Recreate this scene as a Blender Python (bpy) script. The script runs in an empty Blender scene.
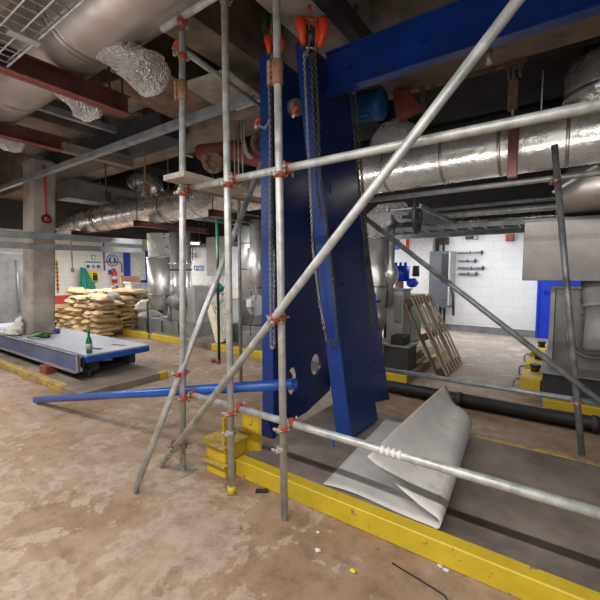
import bpy, bmesh, math, random
from math import sin, cos, pi, radians, sqrt, atan2
from mathutils import Vector, Matrix, noise
random.seed(7)
SC = bpy.context.scene
COL = SC.collection
V = Vector
# ------------------------------------------------------------------ camera
F, H = 370.0, 1.5
YAW, PITCH = radians(35.1), radians(4.3)
cy_, sy_, cp_, sp_ = cos(YAW), sin(YAW), cos(PITCH), sin(PITCH)
FW = V((-sy_*cp_, cy_*cp_, -sp_)); RT = V((cy_, sy_, 0)); UP = V((-sy_*sp_, cy_*sp_, cp_))
cam_d = bpy.data.cameras.new('camera'); cam = bpy.data.objects.new('camera', cam_d); COL.objects.link(cam)
cam.location = (0, 0, H)
cam.matrix_world = Matrix(((RT.x, UP.x, -FW.x, 0), (RT.y, UP.y, -FW.y, 0), (RT.z, UP.z, -FW.z, H), (0, 0, 0, 1)))
cam_d.sensor_width = 36; cam_d.lens = 36*F/600; cam_d.clip_start = .05
SC.camera = cam
def ray(px, py): return FW + RT*((px-300)/F) + UP*((300-py)/F)
def onp(px, py, ax, val):
    r = ray(px, py); c = V((0, 0, H)); t = (val-c[ax])/r[ax]; return c + r*t
def onX(px, py, v): return onp(px, py, 0, v)
def onY(px, py, v): return onp(px, py, 1, v)
def onZ(px, py, v): return onp(px, py, 2, v)

# ------------------------------------------------------------------ materials
def N(nt, t, **k):
    n = nt.nodes.new(t)
    for a, b in k.items(): setattr(n, a, b)
    return n
def ramp(nt, fac, stops):
    r = N(nt, 'ShaderNodeValToRGB'); e = r.color_ramp.elements
    while len(e) < len(stops): e.new(.5)
    for i, (p, c) in enumerate(stops):
        e[i].position = p; e[i].color = (*c, 1) if len(c) == 3 else c
    nt.links.new(fac, r.inputs[0]); return r.outputs[0]
def base(name, rough=.6, metal=0.):
    m = bpy.data.materials.new(name); m.use_nodes = True; nt = m.node_tree
    b = nt.nodes['Principled BSDF']; b.inputs['Roughness'].default_value = rough; b.inputs['Metallic'].default_value = metal
    return m, nt, b
def coords(nt, scale=1., kind='Object'):
    t = N(nt, 'ShaderNodeTexCoord'); mp = N(nt, 'ShaderNodeMapping')
    if isinstance(scale, (int, float)): scale = (scale,)*3
    mp.inputs['Scale'].default_value = scale
    nt.links.new(t.outputs[kind], mp.inputs[0]); return mp.outputs[0]
def noise_n(nt, v, s, d=4, r=.6, dist=0.):
    n = N(nt, 'ShaderNodeTexNoise'); n.inputs['Scale'].default_value = s; n.inputs['Detail'].default_value = d
    n.inputs['Roughness'].default_value = r; n.inputs['Distortion'].default_value = dist
    nt.links.new(v, n.inputs['Vector']); return n.outputs['Fac']
def mixc(nt, f, a, b, mode='MIX'):
    m = N(nt, 'ShaderNodeMix', data_type='RGBA', blend_type=mode)
    for s, x in ((0, f), (6, a), (7, b)):
        if isinstance(x, bpy.types.NodeSocket): nt.links.new(x, m.inputs[s])
        elif s == 0: m.inputs[0].default_value = x
        else: m.inputs[s].default_value = (*x, 1)
    return m.outputs[2]
def bump(nt, b, h, st=.3, dist=.01):
    n = N(nt, 'ShaderNodeBump'); n.inputs['Strength'].default_value = st; n.inputs['Distance'].default_value = dist
    nt.links.new(h, n.inputs['Height']); nt.links.new(n.outputs[0], b.inputs['Normal'])
def mat_noise(name, c1, c2, s=6, rough=.6, metal=0., bs=.1, bd=.005, lo=.35, hi=.65, bscale=None, r2=None, kind='Object'):
    m, nt, b = base(name, rough, metal); v = coords(nt, 1, kind)
    f = noise_n(nt, v, s, 5)
    nt.links.new(ramp(nt, f, [(lo, c1), (hi, c2)]), b.inputs['Base Color'])
    if r2 is not None:
        rr = ramp(nt, f, [(lo, (rough,)*3), (hi, (r2,)*3)]); nt.links.new(rr, b.inputs['Roughness'])
    if bs: bump(nt, b, noise_n(nt, v, bscale or s*5, 4), bs, bd)
    return m
def flat(name, c, rough=.6, metal=0., em=None, es=1.):
    m, nt, b = base(name, rough, metal)
    v = coords(nt); f = noise_n(nt, v, 9, 3)
    nt.links.new(ramp(nt, f, [(.3, tuple(x*.85 for x in c)), (.7, tuple(min(1, x*1.1) for x in c))]), b.inputs['Base Color'])
    if em: b.inputs['Emission Color'].default_value = (*em, 1); b.inputs['Emission Strength'].default_value = es
    return m
def painted(name, c, cd, under, s=3, chip=.62, rough=.4, gen='Object', edge=.02):
    m, nt, b = base(name, rough); v = coords(nt, 1, gen)
    col = ramp(nt, noise_n(nt, v, s, 5, .65), [(.3, cd), (.7, c)])
    f = noise_n(nt, v, s*3.3, 8, .7, .3)
    mask = ramp(nt, f, [(chip, (0, 0, 0)), (chip+edge, (1, 1, 1))])
    nt.links.new(mixc(nt, mask, col, under), b.inputs['Base Color'])
    rr = N(nt, 'ShaderNodeMapRange'); nt.links.new(mask, rr.inputs[0]); rr.inputs[3].default_value = rough; rr.inputs[4].default_value = .85
    nt.links.new(rr.outputs[0], b.inputs['Roughness'])
    bump(nt, b, f, .15, .004); return m

def floor_mat():
    m, nt, b = base('worn concrete floor', .62); v = coords(nt)
    a = noise_n(nt, v, 1.1, 6, .6, .4)
    c = ramp(nt, a, [(.28, (.25, .165, .11)), (.46, (.32, .22, .15)), (.58, (.36, .265, .195)), (.75, (.285, .21, .155))])
    # flaking sealer: pale islands with crisp outlines
    w = noise_n(nt, v, 2.6, 10, .66, .25)
    big = noise_n(nt, v, .55, 3, .5)
    mul = N(nt, 'ShaderNodeMath', operation='ADD'); nt.links.new(w, mul.inputs[0])
    sc = N(nt, 'ShaderNodeMath', operation='MULTIPLY_ADD'); nt.links.new(big, sc.inputs[0]); sc.inputs[1].default_value = .7; sc.inputs[2].default_value = -.35
    nt.links.new(sc.outputs[0], mul.inputs[1])
    mask = ramp(nt, mul.outputs[0], [(.54, (0, 0, 0)), (.55, (.9, .9, .9)), (.62, (.45, .45, .45)), (.64, (.12, .12, .12)), (.70, (.6, .6, .6))])
    c2 = mixc(nt, mask, c, (.43, .35, .285))
    dk = ramp(nt, noise_n(nt, v, 7, 10, .75), [(.33, (.62, .58, .55)), (.55, (1, 1, 1))])
    c3 = mixc(nt, 1.0, c2, dk, 'MULTIPLY')
    # the far aisles are greyer
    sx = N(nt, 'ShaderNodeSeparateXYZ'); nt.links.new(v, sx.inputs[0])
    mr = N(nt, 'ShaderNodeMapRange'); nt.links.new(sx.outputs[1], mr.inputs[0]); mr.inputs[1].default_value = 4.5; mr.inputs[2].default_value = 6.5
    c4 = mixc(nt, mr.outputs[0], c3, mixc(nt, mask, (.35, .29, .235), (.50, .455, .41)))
    nt.links.new(c4, b.inputs['Base Color'])
    nt.links.new(ramp(nt, w, [(.4, (.5,)*3), (.6, (.75,)*3)]), b.inputs['Roughness'])
    bump(nt, b, mul.outputs[0], .35, .012); return m
M = {}
M['floor'] = floor_mat()
M['plinth'] = mat_noise('grimy plinth concrete', (.12, .095, .08), (.27, .23, .205), 2.2, .8, bs=.3, bscale=30)
M['plinth_pale'] = mat_noise('dusty plinth concrete', (.15, .12, .10), (.30, .25, .21), 2.0, .8, bs=.3, bscale=30)
M['concrete'] = mat_noise('cast concrete', (.25, .22, .20), (.43, .39, .36), 2.5, .85, bs=.25, bscale=22)
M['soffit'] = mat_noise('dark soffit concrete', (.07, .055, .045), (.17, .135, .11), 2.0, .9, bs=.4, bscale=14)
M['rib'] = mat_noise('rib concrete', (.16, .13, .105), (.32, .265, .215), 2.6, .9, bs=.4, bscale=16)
def wallmat(name, c, red=False):
    m, nt, b = base(name, .6); v = coords(nt)
    br = N(nt, 'ShaderNodeTexBrick'); mp = N(nt, 'ShaderNodeMapping')
    mp.inputs['Rotation'].default_value = (radians(90), 0, radians(90) if red else 0)
    nt.links.new(v, mp.inputs[0]); 
    sx = N(nt, 'ShaderNodeSeparateXYZ'); nt.links.new(v, sx.inputs[0]); cb = N(nt, 'ShaderNodeCombineXYZ')
    nt.links.new(sx.outputs[1 if red else 0], cb.inputs[0]); nt.links.new(sx.outputs[2], cb.inputs[1])
    nt.links.new(cb.outputs[0], br.inputs['Vector'])
    br.inputs['Scale'].default_value = 1.; br.inputs['Brick Width'].default_value = .45; br.inputs['Row Height'].default_value = .225
    br.inputs['Mortar Size'].default_value = .008; br.inputs['Mortar Smooth'].default_value = .5
    br.inputs['Color1'].default_value = (*c, 1); br.inputs['Color2'].default_value = (*[x*.97 for x in c], 1); br.inputs['Mortar'].default_value = (*[x*.84 for x in c], 1)
    col = mixc(nt, .35, br.outputs[0], ramp(nt, noise_n(nt, v, 1.3, 5), [(.3, (.82, .82, .83)), (.7, (1, 1, 1))]), 'MULTIPLY')
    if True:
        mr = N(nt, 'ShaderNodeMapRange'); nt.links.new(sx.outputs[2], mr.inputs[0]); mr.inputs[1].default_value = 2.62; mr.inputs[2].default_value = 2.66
        col = mixc(nt, mr.outputs[0], col, (.05, .045, .042))  # upper wall coloured dark to stand for the unlit gloom there
    if red:
        g = N(nt, 'ShaderNodeMath', operation='GREATER_THAN'); nt.links.new(sx.outputs[2], g.inputs[0]); g.inputs[1].default_value = .42
        l = N(nt, 'ShaderNodeMath', operation='LESS_THAN'); nt.links.new(sx.outputs[2], l.inputs[0]); l.inputs[1].default_value = .82
        mu = N(nt, 'ShaderNodeMath', operation='MULTIPLY'); nt.links.new(g.outputs[0], mu.inputs[0]); nt.links.new(l.outputs[0], mu.inputs[1])
        col = mixc(nt, mu.outputs[0], col, (.62, .045, .05))
    nt.links.new(col, b.inputs['Base Color']); bump(nt, b, br.outputs['Fac'], -.25, .004); return m
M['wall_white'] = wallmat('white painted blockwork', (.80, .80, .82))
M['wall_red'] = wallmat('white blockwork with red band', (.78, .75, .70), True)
M['wall_dark'] = mat_noise('dark grey wall', (.16, .15, .15), (.25, .23, .22), 1.5, .9)  # plain dark base colour for the right and front walls
M['galv'] = mat_noise('galvanised scaffold steel', (.42, .44, .44), (.66, .68, .67), 14, .38, .45, bs=.08, r2=.55)
M['galv_dark'] = mat_noise('weathered scaffold steel', (.22, .24, .25), (.42, .44, .45), 10, .42, .4, bs=.1)
M['galv_old'] = mat_noise('muddy scaffold steel', (.25, .20, .15), (.50, .47, .42), 10, .6, .5, bs=.15)
M['strut'] = mat_noise('zinc strut channel', (.22, .245, .27), (.38, .41, .44), 5, .45, .4)
M['clad'] = None
def clad(name, c1, c2, rough, bs, scale, metal=.78):
    m, nt, b = base(name, rough, metal); v = coords(nt)
    n1 = noise_n(nt, v, 1.6, 4, .6, .5)
    nt.links.new(ramp(nt, n1, [(.3, c1), (.7, c2)]), b.inputs['Base Color'])
    nt.links.new(ramp(nt, noise_n(nt, v, 5, 4), [(.3, (rough*.7,)*3), (.7, (rough*1.4,)*3)]), b.inputs['Roughness'])
    vo = N(nt, 'ShaderNodeTexVoronoi', feature='DISTANCE_TO_EDGE'); vo.inputs['Scale'].default_value = scale
    nn = N(nt, 'ShaderNodeVectorMath', operation='ADD'); ns = N(nt, 'ShaderNodeTexNoise'); ns.inputs['Scale'].default_value = scale*.7; ns.inputs['Detail'].default_value = 5
    nt.links.new(v, ns.inputs['Vector']); nt.links.new(v, nn.inputs[0]); nt.links.new(ns.outputs['Color'], nn.inputs[1]); nt.links.new(nn.outputs[0], vo.inputs['Vector'])
    bump(nt, b, vo.outputs['Distance'], bs, .09 if bs > .8 else .03); return m
M['clad'] = clad('aluminium duct cladding', (.55, .54, .53), (.82, .80, .77), .26, .35, 3.4)
M['clad_dull'] = clad('dull grey duct cladding', (.42, .38, .36), (.62, .56, .52), .40, .10, 2.0, .8)
M['foil'] = clad('crumpled foil wrap', (.88, .87, .86), (.97, .96, .95), .33, 1.0, 9)
M['clad_v'] = clad('vertical duct cladding', (.50, .50, .50), (.74, .74, .73), .33, .12, 2.2)
M['band'] = flat('duct band', (.42, .40, .38), .35, .9)
M['blue'] = painted('bright blue painted steel', (.012, .055, .29), (.007, .030, .17), (.20, .13, .08), 3, .69, .35)
M['blue_dark'] = painted('deep blue painted plate', (.013, .042, .20), (.007, .020, .10), (.03, .04, .10), 1.2, .74, .28)
M['blue_beam'] = painted('scuffed blue beam paint', (.007, .040, .27), (.004, .022, .15), (.08, .14, .38), 2.2, .66, .33, edge=.12)
M['blue_pipe'] = painted('blue pipe paint', (.02, .11, .46), (.012, .07, .33), (.25, .25, .28), 4, .70, .3)
M['blue_vivid'] = flat('vivid blue gloss', (.01, .05, .62), .35)
M['blue_door'] = flat('blue door paint', (.02, .05, .45), .45)
M['blue_motor'] = flat('blue motor enamel', (.02, .13, .36), .4)
M['blue_plat'] = painted('blue platform edge', (.015, .09, .46), (.01, .05, .30), (.2, .2, .25), 3, .70, .4)
M['plat_top'] = mat_noise('whitened steel deck', (.27, .31, .40), (.46, .49, .56), 1.8, .4, .1, bs=.05, r2=.55)
M['plat_board'] = mat_noise('slate blue side board', (.045, .07, .16), (.11, .14, .25), 2, .5)
M['yellow'] = painted('chipped yellow paint', (.72, .53, .03), (.50, .35, .02), (.27, .20, .11), 3, .63, .5)
M['yellow_worn'] = painted('worn yellow paint', (.52, .38, .07), (.33, .24, .06), (.26, .20, .14), 3, .53, .6)
M['orange'] = flat('orange hoist enamel', (.78, .07, .015), .35)
M['redclamp'] = painted('red coupler', (.50, .075, .035), (.32, .05, .03), (.25, .2, .15), 20, .6, .5)
M['rustclamp'] = mat_noise('rusty sleeve', (.20, .10, .055), (.36, .21, .14), 25, .7, .3)
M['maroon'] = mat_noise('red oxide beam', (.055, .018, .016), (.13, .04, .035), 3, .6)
M['maroon_l'] = mat_noise('red oxide lit', (.16, .035, .03), (.28, .07, .06), 3, .6)  # lighter red oxide; on the beam flanges light is put into the colour
M['rust'] = mat_noise('rusted flange', (.13, .08, .055), (.29, .20, .145), 9, .8, .2, bs=.3)
M['chain'] = flat('dark chain steel', (.09, .09, .09), .4, .5)
M['chain_l'] = flat('bright chain steel', (.42, .42, .41), .35, .6)
M['black'] = flat('black rubber', (.012, .012, .013), .5)
M['dark'] = flat('dark grey machinery', (.045, .045, .05), .55, .2)
M['machine'] = mat_noise('grey machine enamel', (.17, .17, .18), (.28, .28, .29), 3, .5, .2)
M['machine_l'] = mat_noise('pale machine enamel', (.34, .34, .34), (.46, .46, .45), 3, .5, .1)
M['shaded'] = mat_noise('shaded black soffit', (.012, .011, .010), (.035, .03, .027), 2, .95)  # near-black colour stands for the shade on the ceiling beyond the beam
M['ebox'] = flat('slate enclosure', (.085, .095, .11), .5)
M['inox'] = mat_noise('brushed steel cover', (.20, .185, .175), (.31, .29, .275), 2, .42, .55, bs=.03)
M['white'] = flat('white enamel', (.74, .74, .74), .4)
M['cream'] = flat('cream board', (.74, .66, .50), .6)
M['sheetgrey'] = flat('grey board', (.52, .50, .48), .6)
M['green'] = flat('dark green paint', (.004, .045, .022), .4)
M['tarp'] = flat('green tarpaulin', (.01, .22, .16), .5)
M['rope'] = flat('green rope', (.02, .12, .05), .8)
M['bluecloth'] = flat('blue cloth', (.02, .04, .30), .8)
M['strapy'] = flat('olive webbing strap', (.30, .28, .12), .8)
M['rag'] = flat('white cloth', (.66, .65, .63), .8)
M['timber'] = mat_noise('grey brown timber', (.13, .085, .055), (.27, .19, .13), 6, .8, bs=.3)
M['timber_pale'] = mat_noise('weathered pallet slats', (.36, .28, .21), (.52, .42, .33), 6, .8, bs=.3)
M['timber_dark'] = mat_noise('dark pallet blocks', (.07, .035, .022), (.13, .07, .045), 6, .8, bs=.3)
M['plank'] = mat_noise('scaffold board', (.30, .26, .21), (.48, .43, .36), 5, .8, bs=.3)
M['card'] = flat('cardboard', (.42, .26, .13), .8)
M['polybox'] = flat('white polystyrene', (.68, .69, .74), .7)
M['light'] = flat('lit tube', (.9, .9, .9), .4, em=(1, .98, .94), es=9)
M['redpaint'] = flat('red paint', (.60, .02, .02), .4)
M['yellowsign'] = flat('yellow plastic', (.75, .60, .03), .5)
M['sign_blue'] = flat('blue sign', (.01, .12, .42), .4)
M['sign_green'] = flat('green sign', (.02, .22, .08), .4)
M['amber'] = flat('amber plastic', (.6, .3, .02), .4)
M['windowpane'] = flat('pale pane', (.45, .55, .65), .3, em=(.6, .75, .9), es=.35)
def sheet_m():
    m, nt, b = base('grubby white plastic sheet', .45); v = coords(nt)
    c = ramp(nt, noise_n(nt, v, 2.5, 6, .7), [(.3, (.50, .49, .49)), (.65, (.70, .69, .68))])
    k = ramp(nt, noise_n(nt, v, 3.6, 4, .6, .5), [(.60, (0, 0, 0)), (.72, (.65, .65, .65))])
    nt.links.new(mixc(nt, k, c, (.42, .25, .13)), b.inputs['Base Color']); return m
M['sheet'] = sheet_m()
def sack_m():
    m, nt, b = base('tan paper sack', .6); v = coords(nt)
    oi = N(nt, 'ShaderNodeObjectInfo')
    c = ramp(nt, oi.outputs['Random'], [(0, (.40, .27, .13)), (.5, (.56, .40, .21)), (1, (.66, .50, .30))])
    k = noise_n(nt, v, 9, 3)
    c = mixc(nt, .6, c, ramp(nt, k, [(.3, (.65, .62, .6)), (.6, (1, 1, 1))]), 'MULTIPLY')
    nt.links.new(c, b.inputs['Base Color'])
    sx = N(nt, 'ShaderNodeSeparateXYZ'); nt.links.new(v, sx.inputs[0])
    def lt(o, lim):
        a = N(nt, 'ShaderNodeMath', operation='ABSOLUTE'); nt.links.new(o, a.inputs[0]); l = N(nt, 'ShaderNodeMath', operation='LESS_THAN'); nt.links.new(a.outputs[0], l.inputs[0]); l.inputs[1].default_value = lim; return l.outputs[0]
    m1 = N(nt, 'ShaderNodeMath', operation='MULTIPLY'); nt.links.new(lt(sx.outputs[0], .13), m1.inputs[0]); g = N(nt, 'ShaderNodeMath', operation='GREATER_THAN'); g.inputs[1].default_value = .62; nt.links.new(oi.outputs['Random'], g.inputs[0]); nt.links.new(g.outputs[0], m1.inputs[1])
    m2 = N(nt, 'ShaderNodeMath', operation='MULTIPLY'); nt.links.new(m1.outputs[0], m2.inputs[0]); nt.links.new(lt(sx.outputs[2], .022), m2.inputs[1])
    c = mixc(nt, m2.outputs[0], c, (.06, .055, .05)); nt.links.new(c, b.inputs['Base Color'])
    vo = N(nt, 'ShaderNodeTexNoise'); vo.inputs['Scale'].default_value = 14; vo.inputs['Distortion'].default_value = 2; nt.links.new(v, vo.inputs['Vector'])
    bump(nt, b, vo.outputs[0], .5, .02); return m
M['sack'] = sack_m()
def glass_m():
    m, nt, b = base('green glass', .08); b.inputs['Base Color'].default_value = (.01, .30, .08, 1)
    b.inputs['Transmission Weight'].default_value = .55; b.inputs['IOR'].default_value = 1.45
    nt.links.new(ramp(nt, noise_n(nt, coords(nt), 3, 2), [(.3, (.01, .22, .07)), (.7, (.015, .33, .10))]), b.inputs['Base Color']); return m
M['glass'] = glass_m()

# ------------------------------------------------------------------ mesh builder
class MB:
    def __init__(s): s.v = []; s.f = []; s.sm = []
    def add(s, vs, fs, sm=False):
        o = len(s.v); s.v += [V(p) for p in vs]
        for i, f in enumerate(fs):
            s.f.append([o+k for k in f]); s.sm.append(sm[i] if isinstance(sm, list) else sm)
        return s
    def box(s, x0, x1, y0, y1, z0, z1):
        return s.obox(V(((x0+x1)/2, (y0+y1)/2, (z0+z1)/2)), V((abs(x1-x0)/2, 0, 0)), V((0, abs(y1-y0)/2, 0)), V((0, 0, abs(z1-z0)/2)))
    def obox(s, c, a, b, d, bev=None):
        a, b, d = V(a), V(b), V(d); c = V(c)
        t = bev if bev is not None else min(.006, .2*min(a.length, b.length, d.length))
        # chamfered box: 24 vertices
        vs = []; idx = {}
        L = [a.length, b.length, d.length]; U = [a.normalized(), b.normalized(), d.normalized()]
        for sx in (-1, 1):
            for sy in (-1, 1):
                for sz in (-1, 1):
                    sg = (sx, sy, sz)
                    for k in range(3):
                        p = V(c)
                        for j in range(3): p += U[j]*sg[j]*(L[j]-(0 if j == k else t))
                        idx[(sg, k)] = len(vs); vs.append(p)
        fs = []
        for k in range(3):
            i, j = (k+1) % 3, (k+2) % 3
            for sgn in (-1, 1):
                q = []
                for (u, w) in ((-1, -1), (1, -1), (1, 1), (-1, 1)):
                    g = [0, 0, 0]; g[k] = sgn; g[i] = u; g[j] = w; q.append(idx[(tuple(g), k)])
                fs.append(q if sgn > 0 else q[::-1])
        for k in range(3):           # edges parallel to axis k
            i, j = (k+1) % 3, (k+2) % 3
            for u in (-1, 1):
                for w in (-1, 1):
                    g0 = [0, 0, 0]; g0[k] = -1; g0[i] = u; g0[j] = w; g1 = list(g0); g1[k] = 1
                    g0, g1 = tuple(g0), tuple(g1)
                    q = [idx[(g0, i)], idx[(g0, j)], idx[(g1, j)], idx[(g1, i)]]
                    fs.append(q if u*w < 0 else q[::-1])
        for sx in (-1, 1):
            for sy in (-1, 1):
                for sz in (-1, 1):
                    g = (sx, sy, sz); q = [idx[(g, 0)], idx[(g, 1)], idx[(g, 2)]]
                    fs.append(q if sx*sy*sz > 0 else q[::-1])
        return s.add(vs, fs)
    def bar(s, p0, p1, w, h, up=(0, 0, 1)):
        p0, p1 = V(p0), V(p1); d = p1-p0; u = V(up); sd = d.cross(u).normalized(); u2 = sd.cross(d).normalized()
        return s.obox((p0+p1)/2, d/2, sd*w/2, u2*h/2)
    def frame(s, d):
        d = V(d).normalized(); u = V((0, 0, 1)) if abs(d.z) < .9 else V((1, 0, 0))
        a = d.cross(u).normalized(); return a, d.cross(a).normalized()
    def tube(s, p0, p1, r, n=16, r2=None, hollow=0.):
        p0, p1 = V(p0), V(p1); a, b = s.frame(p1-p0); r2 = r if r2 is None else r2
        rings = [(p0, r), (p1, r2)]
        if hollow: rings = [(p0+(p1-p0).normalized()*.06, hollow), (p0, hollow), (p0, r), (p1, r2), (p1, hollow), (p1-(p1-p0).normalized()*.06, hollow)]
        return s.rings(rings, a, b, n)
    def rings(s, rings, a, b, n=16, caps=True):
        vs = []; fs = []; sm = []
        for c, r in rings:
            for k in range(n):
                t = 2*pi*k/n; vs.append(V(c)+a*cos(t)*r+b*sin(t)*r)
        for i in range(len(rings)-1):
            for k in range(n):
                k2 = (k+1) % n; fs.append([i*n+k, i*n+k2, (i+1)*n+k2, (i+1)*n+k]); sm.append(True)
        if caps: fs.append(list(range(n))[::-1]); sm.append(False); fs.append([(len(rings)-1)*n+k for k in range(n)]); sm.append(False)
        return s.add(vs, fs, sm)
    def lathe(s, base_, axis, prof, n=24):        # prof: (distance along axis, radius)
        ax = V(axis).normalized(); a, b = s.frame(ax)
        return s.rings([(V(base_)+ax*t, max(r, .0005)) for t, r in prof], a, b, n)
    def path(s, pts, r, n=10, closed=False, jit=0.):
        pts = [V(p) for p in pts]; m = len(pts); vs = []; fs = []; sm = []
        a = None
        for i in range(m):
            if closed: d = pts[(i+1) % m]-pts[i-1]
            else: d = pts[min(i+1, m-1)]-pts[max(i-1, 0)]
            d.normalize()
            if a is None: a, b = s.frame(d)
            else:
                a = (a-d*a.dot(d)).normalized(); b = d.cross(a)
            rr = r[i] if isinstance(r, (list, tuple)) else r
            for k in range(n):
                t = 2*pi*k/n; q = rr*(1+(random.uniform(-jit, jit) if jit else 0)); vs.append(pts[i]+a*cos(t)*q+b*sin(t)*q)
        for i in range(m if closed else m-1):
            i2 = (i+1) % m
            for k in range(n):
                k2 = (k+1) % n; fs.append([i*n+k, i*n+k2, i2*n+k2, i2*n+k]); sm.append(True)
        if not closed: fs.append(list(range(n))[::-1]); sm.append(False); fs.append([(m-1)*n+k for k in range(n)]); sm.append(False)
        return s.add(vs, fs, sm)
    def torus(s, c, ax, R, r, n=20, m=8):
        a, b = s.frame(ax); return s.path([V(c)+a*cos(2*pi*k/n)*R+b*sin(2*pi*k/n)*R for k in range(n)], r, m, True)
    def prism(s, poly, vec):
        n = len(poly); vec = V(vec); P0 = [V(p) for p in poly]
        return s.add(P0+[p+vec for p in P0], [list(range(n))[::-1], [n+k for k in range(n)]]+[[k, (k+1) % n, n+(k+1) % n, n+k] for k in range(n)])
    def blob(s, c, rx, ry, rz, jit=.1, nu=16, nv=10, fr=3.):
        vs = []; fs = []; off = V((random.random()*50,)*3)
        for i in range(nv+1):
            ph = pi*i/nv
            for k in range(nu):
                t = 2*pi*k/nu; d = V((sin(ph)*cos(t), sin(ph)*sin(t), cos(ph)))
                q = 1+jit*noise.noise(d*fr+off)*2
                vs.append(V(c)+V((d.x*rx*q, d.y*ry*q, d.z*rz*q)))
        for i in range(nv):
            for k in range(nu):
                k2 = (k+1) % nu; fs.append([i*nu+k, (i+1)*nu+k, (i+1)*nu+k2, i*nu+k2])
        return s.add(vs, fs, True)
    def grid(s, fn, nu, nv, th=0.):
        vs = [V(fn(i/nu, j/nv)) for i in range(nu+1) for j in range(nv+1)]
        fs = [[i*(nv+1)+j, (i+1)*(nv+1)+j, (i+1)*(nv+1)+j+1, i*(nv+1)+j+1] for i in range(nu) for j in range(nv)]
        if th:
            o = len(vs); vs2 = []
            for i in range(nu+1):
                for j in range(nv+1):
                    a = vs[min(i+1, nu)*(nv+1)+j]-vs[max(i-1, 0)*(nv+1)+j]; b = vs[i*(nv+1)+min(j+1, nv)]-vs[i*(nv+1)+max(j-1, 0)]
                    nn = a.cross(b); nn = nn.normalized() if nn.length > 1e-9 else V((0, 0, 1)); vs2.append(vs[i*(nv+1)+j]-nn*th)
            f2 = [[k+o for k in f[::-1]] for f in fs]; W = nv+1; ed = []
            for j in range(nv): ed.append([j, j+1, o+j+1, o+j]); ed.append([nu*W+j+1, nu*W+j, o+nu*W+j, o+nu*W+j+1])
            for i in range(nu): ed.append([(i+1)*W, i*W, o+i*W, o+(i+1)*W]); ed.append([i*W+nv, (i+1)*W+nv, o+(i+1)*W+nv, o+i*W+nv])
            return s.add(vs+vs2, fs+f2+ed, [True]*(len(fs)*2)+[False]*len(ed))
        return s.add(vs, fs, True)
    def chain(s, pts, link=.034, wire=.0042, n=5):
        pts = [V(p) for p in pts]; seg = []; out = []
        tot = sum((pts[i+1]-pts[i]).length for i in range(len(pts)-1)); cnt = max(2, int(tot/(link*.72)))
        for q in range(cnt):
            t = (q+.5)/cnt*tot; i = 0
            while i < len(pts)-2 and t > (pts[i+1]-pts[i]).length: t -= (pts[i+1]-pts[i]).length; i += 1
            d = (pts[i+1]-pts[i]).normalized(); c = pts[i]+d*t; a, b = s.frame(d)
            w = (a*.8+b*.6) if q % 2 else (b*.8-a*.6)
            hl = link/2-wire; hw = link*.28; L = []
            for k in range(8):
                th = 2*pi*(k+.5)/8; sx = cos(th); L.append(c+d*(hl*(1 if sx > 0 else -1)*(.45+.55*abs(sx)))+w*hw*sin(th))
            s.path(L, wire, n, True)
        return s
    def build(s, name, mat, parent=None, loc=None, kind=None):
        org = V((0, 0, 0))
        if parent is not None: org = wloc(parent)
        if loc is not None: org = V(loc)
        me = bpy.data.meshes.new(name); me.from_pydata([tuple(p-org) for p in s.v], [], s.f); me.update()
        bm = bmesh.new(); bm.from_mesh(me); bmesh.ops.recalc_face_normals(bm, faces=bm.faces); bm.to_mesh(me); bm.free()
        me.polygons.foreach_set('use_smooth', s.sm)
        me.materials.append(M[mat] if isinstance(mat, str) else mat)
        o = bpy.data.objects.new(name, me); COL.objects.link(o)
        if parent is not None: o.parent = parent; o.location = (0, 0, 0) if loc is None else tuple(org-wloc(parent))
        else: o.location = org
        if kind: o['kind'] = kind
        return o
def wloc(o):
    p = V(o.location)
    while o.parent: o = o.parent; p += V(o.location)
    return p
def tag(o, label, cat, group=None):
    o['label'] = label; o['category'] = cat
    if group: o['group'] = group
    return o
def thing(name, label, cat, loc, group=None):
    o = bpy.data.objects.new(name, None); COL.objects.link(o); o.location = loc; o.empty_display_size = .1
    return tag(o, label, cat, group)
def struct(name, mb, mat): return mb.build(name, mat, kind='structure')
def solo(name, mb, mat, label, cat, loc, group=None): return tag(mb.build(name, mat, loc=loc), label, cat, group)

# ------------------------------------------------------------------ the setting
XL, XR, YF, YB, ZC = -12.0, 5.0, -4.0, 10.0, 4.5
struct('floor', MB().box(XL-.2, XR+.2, YF-.2, YB+.2, -.2, 0), 'floor')
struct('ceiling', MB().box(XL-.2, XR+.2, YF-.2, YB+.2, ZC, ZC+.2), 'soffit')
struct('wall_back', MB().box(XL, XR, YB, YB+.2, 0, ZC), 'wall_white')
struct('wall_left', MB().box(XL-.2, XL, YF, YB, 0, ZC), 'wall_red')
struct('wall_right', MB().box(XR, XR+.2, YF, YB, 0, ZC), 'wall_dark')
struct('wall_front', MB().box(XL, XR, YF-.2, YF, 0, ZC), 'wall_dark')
struct('baseboard_back', MB().box(-4.2, -.42, YB-.025, YB, 0, .16), 'machine')
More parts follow.
